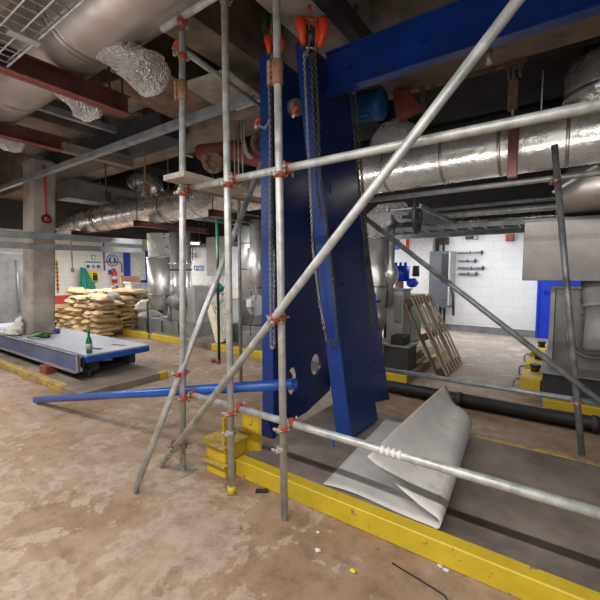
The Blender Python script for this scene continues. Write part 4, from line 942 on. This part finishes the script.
# tall grey cabinet at far left
a = onZ(14, 337, 0)
t = thing('grey_cabinet', 'tall grey metal cabinet at the left edge behind the column', 'cabinet', (-11.2, 3.2, 0)); MB().box(-11.9, -11.1, 2.3, 3.72, .1, 2.0).build('body', 'machine_l', t)
MB().box(-11.1, -11.08, 2.34, 2.98, .18, 1.95).build('door', 'machine', t); MB().box(-11.1, -11.08, 3.02, 3.68, .18, 1.95).build('door', 'machine', t)
MB().tube((-11.04, 3.5, .5), (-11.04, 3.5, 1.8), .018, 8).build('handle', 'chain_l', t); MB().box(-11.85, -11.15, 2.35, 3.67, 0, .1).build('base', 'dark', t)
# alarm bell on the column
p = V((-7.235, 2.70, 2.35)); p = onX(46, 219, -7.24)
t = thing('fire_bell', 'red and black round alarm on the concrete column', 'alarm', tuple(p)); MB().lathe(p, (1, 0, 0), [(0, .075), (.03, .075), (.035, .06)], 20).build('backplate', 'black', t); MB().lathe(p, (1, 0, 0), [(.035, .048), (.05, .045), (.065, .03), (.07, .01)], 20).build('dome', 'redpaint', t)
solo('red_conduit', MB().tube((-7.225, p.y, p.z+.08), (-7.225, p.y, 3.3), .012, 8), 'redpaint', 'thin red conduit dropping down the column to the alarm', 'pipe', (-7.225, p.y, p.z+.08))
# fluorescent fittings
def fit(c, ax, L, lab):
    c = V(c); t = thing('fluorescent_light', lab, 'light', tuple(c)); a = V(ax); s = a.cross(V((0, 0, 1)))
    MB().obox(c+V((0, 0, .05)), a*L/2, s*.07, V((0, 0, .03))).build('housing', 'white', t); MB().tube(c-a*(L/2-.05), c+a*(L/2-.05), .028, 14).build('tube', 'light', t)
    for s1 in (-1, 1): MB().tube(c+a*s1*(L/2-.2)+V((0, 0, .08)), V((c.x+a.x*s1*(L/2-.2), c.y+a.y*s1*(L/2-.2), ZC)), .006, 6).build('hanger', 'dark', t)
fit((-10.0, 5.0, 2.32), (0, 1, 0), 1.5, 'lit fluorescent fitting above the sack pile'); fit((-10.0, 3.2, 2.32), (0, 1, 0), 1.3, 'lit fluorescent fitting by the column')
fit((-10.0, 7.6, 2.45), (0, 1, 0), 1.5, 'lit fluorescent fitting above the blue door'); fit((-9.0, 1.3, 2.35), (0, 1, 0), 1.3, 'lit fluorescent fitting at the left edge')
fit((-1.6, 9.4, 2.45), (1, 0, 0), 1.5, 'lit fluorescent fitting along the white block wall'); fit((-4.2, 8.4, 2.6), (1, 0, 0), 1.5, 'lit fluorescent fitting far behind the tilted plate')

# ------------------------------------------------------------------ mid-left plant (behind the middle kerb)
t = thing('vertical_duct', 'fat vertical silver duct left of the left front upright, behind the kerb', 'duct', (-7.72, 5.3, .6))
MB().lathe((-7.70, 5.3, .62), (0, 0, 1), [(0, .16), (.0, .22), (.10, .30), (.14, .335), (1.22, .335)], 32).build('cladding', 'clad_v', t)
MB().lathe((-7.70, 5.3, 1.84), (0, 0, 1), [(0, .30), (.3, .31), (.55, .32)], 32).build('foil_neck', 'foil', t)
for z in (1.82, .97): MB().lathe((-7.70, 5.3, z), (0, 0, 1), [(0, .33), (0, .345), (.03, .345), (.03, .33)], 32).build('band', 'band', t)
for px, r, lab in ((175, .11, 'slim vertical silver pipe with fittings right of the fat duct'), (187, .09, 'slimmer vertical pipe behind the left front upright')):
    p = onY(px, 260, 5.25); t = thing('vertical_pipe', lab, 'pipe', (p.x, 5.25, .8)); MB().lathe((p.x, 5.25, .85), (0, 0, 1), [(0, r*.8), (.2, r), (.22, r*1.3), (.26, r*1.3), (.28, r), (.8, r), (.82, r*1.25), (.86, r*1.25), (.88, r), (1.55, r)], 20).build('pipe_body', 'clad_v', t)
    MB().torus((p.x, 5.25, 1.55), (0, 0, 1), r*1.05, .015).build('ring', 'dark', t)
# pump/valve
p = onY(178, 301, 5.0)
t = thing('pump_body', 'dark grey flanged pump between the fat duct and the grey housing', 'pump', tuple(p))
MB().lathe(p+V((-.35, 0, 0)), (1, 0, 0), [(0, .08), (0, .14), (.05, .14), (.05, .09), (.15, .13), (.38, .16), (.38, .20), (.45, .20), (.45, .1), (.5, .1)], 28).build('casing', 'machine', t)
for dx in (-.3, .1): MB().tube(p+V((dx, 0, -.08)), p+V((dx, 0, -.45)), .04, 12).build('support_leg', 'machine', t)
MB().torus(p+V((-.28, -.14, .1)), (0, 1, 0), .06, .01).tube(p+V((-.28, -.14, .1)), p+V((-.28, 0, .1)), .01, 8).build('handwheel', 'dark', t)
MB().tube(p+V((-.2, 0, .1)), p+V((-.2, 0, .35)), .05, 14).build('inlet', 'machine_l', t)
t = thing('grey_housing', 'plain grey machine housing right of the pump', 'machine', (-6.9, 5.4, .12))
MB().box(-7.25, -6.38, 5.15, 6.0, .42, 1.18).build('cover', 'machine_l', t); MB().box(-8.4, -6.3, 5.05, 6.1, .12, .42).build('base', 'machine', t); mb = MB()
for x in (-8.0, -7.4, -6.8): mb.box(x, x+.02, 5.03, 5.05, .14, .4)
mb.build('seam', 'dark', t)
solo('stand_post', MB().tube((-7.62, 4.84, .12), (-7.62, 4.84, .85), .022, 10).box(-7.68, -7.56, 4.82, 4.90, .12, .13), 'dark', 'thin dark post standing on the kerb before the pump', 'post', (-7.62, 4.86, .12))
# white tanks behind with logo
t = thing('white_tank', 'white plastic tank with small blue logo beyond the left front upright', 'tank', (-7.0, 7.6, .5))
a = onY(183, 240, 7.4); b_ = onY(224, 300, 7.4)
MB().box(a.x-.5, b_.x, 7.4, 8.8, 1.05, 2.25).build('body', 'white', t); MB().box(a.x-.55, b_.x+.05, 7.34, 8.85, .72, 1.05).build('cream_skirt', 'cream', t); MB().box(a.x-.45, b_.x, 7.5, 8.7, 0, .72).build('pedestal', 'machine_l', t)
p = onY(196.5, 268, 7.39); MB().torus((p.x-.05, 7.39, p.z), (0, 1, 0), .065, .014, 20, 6).build('logo_ring', 'sign_blue', t)
def text(txt, loc, size, mt, parent, rx=pi/2, rz=0., nm='lettering', ext=.003):
    cu = bpy.data.curves.new(nm, 'FONT'); cu.body = txt; cu.size = size; cu.extrude = ext; cu.align_x = 'LEFT'; cu.align_y = 'CENTER'
    o = bpy.data.objects.new(nm, cu); COL.objects.link(o); dg = bpy.context.evaluated_depsgraph_get(); me = bpy.data.meshes.new_from_object(o.evaluated_get(dg)); bpy.data.objects.remove(o)
    o = bpy.data.objects.new(nm, me); COL.objects.link(o); me.materials.clear(); me.materials.append(M[mt]); o.parent = parent; o.location = V(loc)-wloc(parent); o.rotation_euler = (rx, 0, rz); return o
text('AGGRE', (p.x+.03, 7.385, p.z+.04), .10, 'sign_blue', t); text('KO SYS', (p.x+.03, 7.385, p.z-.05), .095, 'sign_blue', t)
solo('tank_guard_rail', MB().tube((a.x-.2, 7.3, 1.98), (a.x+.75, 7.3, 1.98), .012, 8).tube((a.x+.55, 7.3, 1.85), (a.x+.55, 7.3, 2.2), .02, 8).tube((a.x-.2, 7.3, 2.05), (a.x+.75, 7.3, 2.05), .012, 8), 'strut', 'thin grey conduit pair across the top of the white tank', 'conduit', (a.x, 7.3, 1.85))
a2 = onY(206, 243, 7.0); b2 = onY(228, 276, 7.0)
solo('grey_board', MB().box(a2.x, b2.x, 7.0, 7.06, b2.z, a2.z+.15), 'sheetgrey', 'grey panel right of the tank logo', 'panel', (a2.x, 7.0, b2.z))
# leaning insulation board
t = thing('insulation_board', 'cream edged foil faced board leaning behind the raking tube', 'board', (-5.2, 5.0, .12))
y_ = 4.92
MB().prism([onY(205, 302, y_+.2), onY(209, 299, y_+.2), onY(222, 342, y_), onY(216, 344, y_)], (.0, .30, .02)).build('edge', 'cream', t)
MB().prism([onY(208, 296, y_+.25), onY(228, 292, y_+.25), onY(231, 333, y_+.05), onY(221, 342, y_+.05)], (.0, .02, .0)).build('foil_face', 'foil', t)
p = onY(218, 288, 5.5); solo('teal_cloth', MB().blob(p, .17, .10, .09, .3), 'tarp', 'teal cloth draped behind the green post', 'cloth', tuple(p))
p = onY(208, 297, 5.6); solo('blue_rail', MB().box(p.x-.4, p.x+.5, 5.6, 5.68, p.z-.05, p.z+.05), 'bluecloth', 'dark blue bar behind the leaning board', 'rail', tuple(p))
# green post
t = thing('green_post', 'slim dark green steel post left of the middle front upright', 'post', (-4.6, 4.2, 0)); MB().tube((-4.6, 4.2, .0), (-4.6, 4.2, 2.36), .024, 14).build('post', 'green', t); MB().box(-4.62, -4.58, 4.22, 5.0, 2.32, 2.36).build('arm', 'green', t)
mb = MB(); 
for dx in (-.06, .06): mb.lathe((-4.6+dx, 4.1, .035), (0, 1, 0), [(0, .01), (0, .034), (.03, .034), (.03, .01)], 14)
mb.box(-4.67, -4.53, 4.12, 4.16, .0, .05); mb.build('castor_foot', 'maroon_l', t)
# silver vessels behind middle/right uprights
p = onY(249, 290, 5.4); t = thing('silver_vessel', 'large pale silver vessel between the middle upright and the left blue plate', 'vessel', (p.x, 5.7, .12))
MB().lathe((p.x, 5.75, .42), (0, 0, 1), [(0, .2), (.05, .42), (1.9, .42), (2.1, .3)], 36).build('shell', 'clad_v', t); MB().box(p.x-.5, p.x+.4, 5.3, 6.1, .12, .45).build('base', 'machine', t)
for z in (.95, 1.55, 2.05): MB().lathe((p.x, 5.75, z), (0, 0, 1), [(0, .41), (0, .43), (.03, .43), (.03, .41)], 36).build('band', 'band', t)
p = onY(257, 262, 5.0); t = thing('vertical_pipe', 'vertical silver pipe with collar at the edge of the left blue plate', 'pipe', (p.x, 5.0, .8)); MB().lathe((p.x, 5.0, 1.02), (0, 0, 1), [(0, .11), (.12, .12), (.3, .16), (.32, .17), (.9, .17), (.92, .13), (1.4, .13)], 24).build('pipe_body', 'clad_v', t)
p = onY(256, 305, 4.95); t = thing('blue_valve', 'flanged butterfly valve with blue lever by the left blue plate', 'valve', tuple(p)); MB().lathe(p+V((0, .1, 0)), (0.3, -1, 0), [(0, .19), (.05, .19), (.05, .14), (.10, .14), (.10, .19), (.15, .19)], 28).build('flange', 'machine_l', t)
MB().tube(p+V((-.05, 0, .12)), p+V((-.05, 0, .42)), .02, 10).tube(p+V((-.05, -.04, .34)), p+V((-.05, -.04, .12)), .03, 10).tube(p+V((-.12, -.05, .3)), p+V((.18, -.05, .32)), .014, 8).build('lever', 'bluecloth', t); MB().box(p.x-.10, p.x+.02, 4.8, 4.9, p.z-.03, p.z+.1).build('actuator', 'white', t)
MB().path([p+V((0, -.1, -.05)), p+V((.04, -.12, -.2)), p+V((-.03, -.12, -.35)), p+V((-.04, -.1, -.55))], .008, 6).build('cable', 'dark', t)
MB().box(p.x-.3, p.x+.3, 4.9, 5.3, .12, .42).build('base_box', 'machine', t)

# ------------------------------------------------------------------ plant right of the tilted plate
p = onY(377, 270, 5.2)
t = thing('vertical_duct', 'vertical silver duct with foil elbow just right of the tilted plate', 'duct', (p.x, 5.2, .8))
MB().lathe((p.x-.03, 5.2, .95), (0, 0, 1), [(0, .14), (.1, .17), (1.05, .17)], 30).build('cladding', 'clad_v', t)
for z in (1.28, 1.98): MB().lathe((p.x-.03, 5.2, z), (0, 0, 1), [(0, .165), (0, .178), (.025, .178), (.025, .165)], 30).build('band', 'band', t)
MB().path([V((p.x-.03, 5.2, 1.98)), V((p.x-.04, 5.2, 2.12)), V((p.x, 5.2, 2.26)), V((p.x+.1, 5.18, 2.33)), V((p.x+.25, 5.14, 2.34)), V((p.x+.42, 5.1, 2.33))], [.17, .18, .185, .17, .15, .14], 24, False, .03).build('foil_elbow', 'foil', t)
t = thing('wheel_valve', 'dark blue handwheel valve at the end of the foil elbow', 'valve', (p.x+.5, 5.1, 2.33))
c = onY(417, 216, 5.0); MB().torus(c, (.93, .12, 0), .215, .03, 24, 8).build('handwheel', 'dark', t)
MB().tube(c, c+V((-.25, .1, .02)), .02, 10).lathe(c+V((-.27, .1, .02)), (-1, .2, 0), [(0, .05), (.02, .13), (.06, .13), (.06, .08), (.12, .08)], 20).build('valve_body', 'dark', t)
for i in range(4): a_ = i*pi/4; mb = MB(); u, v = mb.frame(V((.93, .12, 0))); mb.tube(c-(u*cos(a_)+v*sin(a_))*.2, c+(u*cos(a_)+v*sin(a_))*.2, .01, 6).build('spoke', 'dark', t)
q = onY(389, 270, 5.3); t = thing('vertical_pipe', 'thin vertical silver pipe with bulb right of the vertical duct', 'pipe', (q.x, 5.35, .9)); MB().lathe((q.x, 5.35, 1.0), (0, 0, 1), [(0, .05), (.3, .055), (.38, .11), (.46, .125), (.54, .11), (.62, .06), (1.25, .06)], 20).build('pipe_body', 'clad_v', t)
p = onY(375, 320, 5.0); t = thing('duct_boot', 'dull dark silver elbow at the foot of the vertical duct by the tilted plate', 'duct elbow', (p.x, 5.1, .5)); MB().path([(p.x-.05, 5.15, .98), (p.x-.05, 5.12, .8), (p.x-.1, 5.1, .65), (p.x-.25, 5.1, .55)], [.16, .17, .17, .16], 24).build('elbow', 'clad_dull', t)
t = thing('control_cabinet', 'grey plant cabinet behind the leaning pallet', 'cabinet', (-1.9, 5.3, .12))
a = onY(384, 290, 5.4); b_ = onY(402, 345, 5.4); MB().box(a.x, b_.x, 5.4, 5.75, b_.z-.05, a.z).build('body', 'machine_l', t); MB().box(a.x-.02, b_.x+.02, 5.38, 5.77, a.z, a.z+.02).build('lid', 'machine', t)
MB().tube((a.x+.06, 5.33, .5), (a.x+.06, 5.33, a.z-.05), .018, 8).build('conduit', 'dark', t); MB().box(b_.x-.12, b_.x-.02, 5.37, 5.4, .75, 1.15).build('door', 'machine', t)
t = thing('dark_base_unit', 'dark steel base box beneath the grey plant cabinet', 'machine', (-2.0, 5.0, .12)); a = onY(390, 346, 4.95); b_ = onY(408, 372, 4.95); MB().box(a.x-.1, b_.x, 4.95, 5.30, .12, a.z).build('body', 'dark', t); MB().box(a.x-.12, b_.x+.02, 4.93, 5.31, a.z, a.z+.02).build('top_plate', 'machine', t)
MB().box(a.x, a.x+.2, 4.97, 5.2, a.z+.02, a.z+.15).build('terminal_box', 'black', t)
p = onY(374, 320, 4.85); t = thing('valve_stand', 'grey upright valve post with blue handle and white cap beside the tilted plate', 'valve', (p.x, 4.85, .12))
MB().tube((p.x, 4.85, .12), (p.x, 4.85, .85), .03, 12).build('post', 'galv_dark', t); MB().box(p.x-.14, p.x+.14, 4.8, 4.9, .42, .50).build('clamp', 'machine', t)
MB().tube((p.x, 4.85, .85), (p.x, 4.85, .95), .045, 12).build('cap', 'white', t); MB().tube((p.x, 4.85, .95), (p.x, 4.85, 1.2), .02, 10).tube((p.x-.06, 4.82, 1.08), (p.x+.1, 4.82, 1.1), .02, 8).tube((p.x-.04, 4.82, 1.0), (p.x-.04, 4.82, 1.25), .018, 8).build('handle', 'bluecloth', t)
MB().path([(p.x+.03, 4.85, .8), (p.x+.12, 4.83, .7), (p.x+.13, 4.83, .55), (p.x+.05, 4.83, .4)], .01, 6).build('cable', 'dark', t)
# stacked steel channels under the pallet
grp = 'short timber battens stacked behind the pallet'
for i in range(6):
    y = 5.25+.02*(i % 2); z = .0+.055*i; solo('timber_batten', MB().box(-1.98+.02*i, -1.64-.03*(i % 3), y+.05, y+.45, z+.12*0, z+.045), 'yellow_worn' if i % 2 else 'timber', 'short worn batten stacked on the floor behind the leaning pallet', 'batten', (-1.5, y, z), grp)
# leaning wooden pallet
t = thing('wooden_pallet', 'slatted wooden pallet leaning against the plant right of the tilted plate', 'pallet', (-1.27, 5.36, 0))
A0 = V((-1.27, 5.40, .02)); A1 = V((-1.24, 6.40, .02)); T0 = V((-1.80, 5.36, 1.14)); S = (T0-A0); wv = (A1-A0).normalized(); nrm = S.cross(wv).normalized()
if nrm.x < 0: nrm = -nrm
for i in range(7):
    w_ = .072; c = A0+wv*(.055+i*.148); mb = MB(); mb.obox(c+S/2, S/2, wv*w_/2, nrm*.006); mb.build('slat', 'timber_pale', t)
for f in (.06, .5, .94): MB().obox(A0+S*f+wv*.5-nrm*.06, S.normalized()*.05, wv*.5, nrm*.045).build('bearer', 'timber_dark', t)
for j in (.05, .5, .95): MB().obox(A0+S/2+wv*j-nrm*.115, S/2, wv*.045, nrm*.010).build('bottom_slat', 'timber', t)
# blue pump and clutter behind
p = onY(403, 274, 7.6)
t = thing('blue_pump', 'vivid blue pump motor far behind the dark diagonal brace', 'pump', (p.x, 7.6, 1.25)); s_ = .0
MB().tube((p.x-.02, 7.6, p.z-.15), (p.x-.02, 7.6, p.z+.17), .15, 20).build('motor', 'blue_vivid', t); mb = MB()
for dx in (-.12, -.02, .08): mb.tube((p.x+dx, 7.5, p.z+.17), (p.x+dx, 7.5, p.z+.24), .03, 10)
mb.build('lug', 'blue_vivid', t); MB().blob((p.x+.2, 7.6, p.z-.18), .12, .12, .1, .05).build('volute', 'blue_vivid', t); MB().box(p.x-.12, p.x+.02, 7.48, 7.6, p.z-.35, p.z-.15).build('pedestal', 'card', t)
solo('grey_can', MB().tube((p.x+.27, 7.6, p.z-.05), (p.x+.27, 7.6, p.z+.17), .07, 16), 'dark', 'dark grey motor end right of the vivid blue pump', 'motor', (p.x+.27, 7.6, p.z-.05))
solo('shelf_table', MB().box(-4.2, -2.4, 7.4, 8.2, .98, 1.03).box(-4.1, -4.02, 7.45, 8.15, 0, .98).box(-2.55, -2.47, 7.45, 8.15, 0, .98), 'green', 'green topped bench carrying the blue pump', 'bench', (-3.3, 7.8, 0))
for px, mt, lab in ((388, 'redpaint', 'white and red carton on the bench'), (384, 'white', 'small white carton at the left of the bench'), (397, 'white', 'white tub on the bench under the blue pump')):
    q = onY(px, 285, 7.5); solo('small_carton', MB().box(q.x-.05, q.x+.05, 7.45, 7.55, 1.03, 1.2), 'white', lab, 'carton', (q.x, 7.5, 1.03))
t = thing('picture_poster', 'colourful blue and red poster high on the back wall behind the brace', 'poster', (-3.6, YB, 1.9)); a = onY(392, 239, YB-.01); b_ = onY(410, 251, YB-.01)
MB().box(a.x, b_.x, YB-.012, YB, b_.z, a.z).build('panel', 'white', t); w_ = (b_.x-a.x)
MB().box(a.x+.02, a.x+w_*.45, YB-.018, YB-.012, b_.z+.05, a.z-.02).build('picture', 'sign_blue', t); MB().box(b_.x-w_*.22, b_.x-.02, YB-.018, YB-.012, b_.z+.03, a.z-.02).build('stripe', 'redpaint', t)
a = onY(411, 240, 9.6); b_ = onY(433, 292, 9.6); solo('pale_cupboard', MB().box(a.x, b_.x-.04, 9.6, 9.98, b_.z-.4, a.z), 'sheetgrey', 'pale beige cupboard left of the electrical box on the white wall', 'cupboard', (a.x, 9.6, b_.z-.4))
# electrical box on the back wall
t = thing('electrical_box', 'dark grey electrical enclosure on the white block wall', 'electrical box', (-2.7, 9.7, .75))
MB().box(-2.72, -2.25, 9.55, 9.98, .80, 2.02).build('enclosure', 'ebox', t); MB().prism([(-2.72, 9.56, .80), (-2.4, 9.56, .62), (-2.2, 9.56, .62), (-2.2, 9.56, .80)], (0, .3, 0)).build('lower_duct', 'ebox', t)
MB().box(-2.42, -2.22, 9.53, 9.56, 1.25, 1.95).build('opening_shade', 'black', t); MB().box(-2.20, -2.17, 9.3, 9.9, .7, 2.02).build('side_door', 'machine_l', t)  # black slab on the front stands for the shade inside the box
MB().path([(-2.17, 9.4, 1.3), (-2.10, 9.42, .9), (-2.08, 9.42, .45)], [.03, .035, .03], 8).build('cable_tail', 'dark', t)
MB().tube((-2.6, 9.8, 2.02), (-2.6, 9.8, 2.8), .04, 10).tube((-2.45, 9.8, 2.02), (-2.45, 9.8, 2.8), .03, 10).build('conduit', 'dark', t)
MB().tube((-2.5, 9.85, 0), (-2.5, 9.85, .8), .035, 10).tube((-2.4, 9.85, 0), (-2.4, 9.85, .8), .03, 10).build('leg', 'dark', t)
for px, py, lab in ((457, 253, 'topmost'), (458, 261, 'second'), (458, 268, 'third'), (459, 273.5, 'lowest')):
    a = onY(px, py, 9.9); ln = .62 if lab in ('topmost', 'third') else .45
    t = thing('pipe_bracket', '%s of four short dark pipes stubbing out across the white wall' % lab, 'pipe', tuple(a)); MB().tube(a, a+V((ln, 0, 0)), .025, 10).build('pipe', 'strut', t)
    MB().torus(a+V((ln*.5, 0, 0)), (1, 0, 0), .03, .012, 12, 6).build('clip', 'dark', t); MB().tube(a+V((ln-.05, -.02, -.06)), a+V((ln-.05, -.02, .05)), .02, 8).build('end_bracket', 'dark', t)
for px, py, w_, h_, mt, lab in ((510, 235, .16, .28, 'maroon_l', 'dull red steel tab high on the white wall at right'), (444, 241, .2, .18, 'maroon', 'dark red tab above the electrical box'), (469, 237, .16, .10, 'black', 'small black box high on the white wall'), (476, 237, .07, .12, 'machine', 'small grey sounder beside the black box')):
    q = onY(px, py, 9.9); solo('terminal_box', MB().box(q.x-w_/2, q.x+w_/2, 9.86, 9.99, q.z-h_/2, q.z+h_/2), mt, lab, 'box', (q.x, 9.9, q.z))

# ------------------------------------------------------------------ black pipe on the floor and chiller at right
t = thing('black_pipe', 'thick black pipe lying on the floor behind the plinth at right', 'pipe', (-1.9, 4.35, 0)); MB().tube((-2.0, 4.36, .075), (4, 4.36, .075), .072, 20).build('pipe_body', 'black', t)
for x in (-.9, .3): MB().lathe((x, 4.36, .075), (1, 0, 0), [(0, .07), (0, .082), (.05, .082), (.05, .07)], 20).build('joint', 'dark', t)
t = thing('chiller_unit', 'large grey stainless machine at the right edge', 'machine', (.3, 5.4, .1))
a = onY(524.5, 224, 5.2); MB().box(a.x, 3, 5.2, 6.6, 1.40, 2.12).build('upper_cover', 'inox', t)
MB().box(a.x-.01, 3, 5.19, 5.21, 2.09, 2.12).build('cover_lip', 'machine', t)
MB().box(-.04, 3, 5.5, 6.6, .33, 1.30).build('panel', 'inox', t); MB().box(-.09, -.04, 5.44, 5.52, .30, 1.30).box(-.09, 3, 5.44, 5.52, 1.30, 1.34).build('pale_frame', 'machine_l', t)
MB().box(-.12, 3, 5.1, 6.6, .10, .33).build('base', 'dark', t); MB().box(-.14, 3, 5.06, 6.62, .33, .345).build('base_plate', 'machine', t)
p = onY(597, 325, 5.2); MB().lathe((p.x+.06, 5.28, .62), (-.12, .2, 1), [(0, .15), (.05, .17), (.3, .13), (.50, .11), (.50, .13), (.54, .13), (.54, .12), (.75, .12)], 28).build('pipe_neck', 'machine_l', t)
MB().torus((p.x-.0, 5.42, .78), (-.35, -1, .25), .27, .025, 28, 8).build('flange_ring', 'machine', t); MB().lathe((p.x+.05, 5.5, 1.30), (0, 0, 1), [(-.15, .2), (.1, .2)], 28).build('upper_neck', 'machine_l', t)
MB().tube((.08, 5.4, 1.24), (.08, 5.25, 1.24), .03, 12).build('knob', 'dark', t)
a = onY(537, 332, 7.2)
solo('pale_plinth_block', MB().prism([(-.12, 7.8, 0), (.35, 7.8, 0), (.35, 7.8, .58), (-.09, 7.8, .58)], (0, 1.1, 0)), 'machine_l', 'pale grey sloping block beside the blue door', 'block', (-.1, 7.2, 0))
for i, (y0, y1, lab) in enumerate(((5.25, 5.75, 'nearest'), (6.05, 6.6, 'middle'), (7.0, 7.7, 'farthest'))):
    t = thing('yellow_block', '%s of three yellow painted blocks left of the grey machine' % lab, 'block', (-.3, y0, 0)); MB().box(-.36, -.14, y0, y1, 0, .19).build('body', 'yellow', t); MB().box(-.35, -.13, y0+.01, y1-.01, .19, .205).build('top', 'yellow', t)
    MB().tube((-.22, y1-.08, .205), (-.22, y1-.08, .28), .05, 14).tube((-.22, y1-.08, .27), (-.22, y1-.08, .30), .065, 14).build('mount', 'dark', t)
    MB().path([(-.37, y0+.08, .03), (-.43, y0+.08, .03), (-.43, y0+.08, .11), (-.43, y0+.28, .11), (-.37, y0+.28, .11)], .013, 8).build('bent_pipe', 'machine', t)

# ------------------------------------------------------------------ lights
def area(name, loc, rot, sx, sy, e, col=(1, .96, .90)):
    l = bpy.data.lights.new(name, 'AREA'); l.shape = 'RECTANGLE'; l.size = sx; l.size_y = sy; l.energy = e; l.color = col
    o = bpy.data.objects.new(name, l); COL.objects.link(o); o.location = loc; o.rotation_euler = rot; return o
area('front_tube_light', (-.9, -.35, 2.95), (0, 0, 0), 5.0, .08, 122, (1, .96, .90))
area('left_aisle_light', (-5.8, .2, 2.9), (0, 0, 0), 3.0, .06, 92, (1, .94, .86))
area('sack_light', (-9.6, 4.6, 2.25), (0, 0, 0), .3, 4.5, 95, (1, .97, .94))
area('left_edge_light', (-9.4, 1.0, 2.5), (0, 0, 0), 1.2, 1.2, 40, (1, .97, .95))
area('back_aisle_light', (-1.5, 8.3, 2.2), (radians(15), 0, 0), 4.5, .5, 62, (.97, .98, 1))
area('back_aisle_light', (-5.2, 8.3, 2.5), (radians(10), 0, 0), 3, .5, 80, (.97, .98, 1))
area('mid_light', (-5.6, 3.9, 2.3), (radians(40), 0, 0), 3.0, .15, 24, (1, .97, .93))
area('added_right_row_light', (-1.0, 3.7, 2.35), (radians(60), 0, 0), 3.5, .12, 14, (1, .97, .93))  # added lamp without a fitting, lifts the duct and plant at right
area('fill_light', (.8, -2.2, 1.6), (radians(84), 0, radians(30)), 3.0, 1.6, 36, (1, .97, .94))
area('added_ceiling_wash', (-4.2, -.2, 1.3), (radians(180-22), 0, 0), 3.0, 1.0, 21, (.95, .95, 1))  # added lamp aimed upward with no fitting, brightens the ceiling
wd = bpy.data.worlds.new('world'); SC.world = wd; wd.use_nodes = True
bg = wd.node_tree.nodes['Background']; bg.inputs[0].default_value = (.5, .5, .55, 1); bg.inputs[1].default_value = .1
SC.view_settings.view_transform = 'Standard'; SC.view_settings.look = 'None'; SC.view_settings.exposure = .45; SC.view_settings.gamma = 1.0
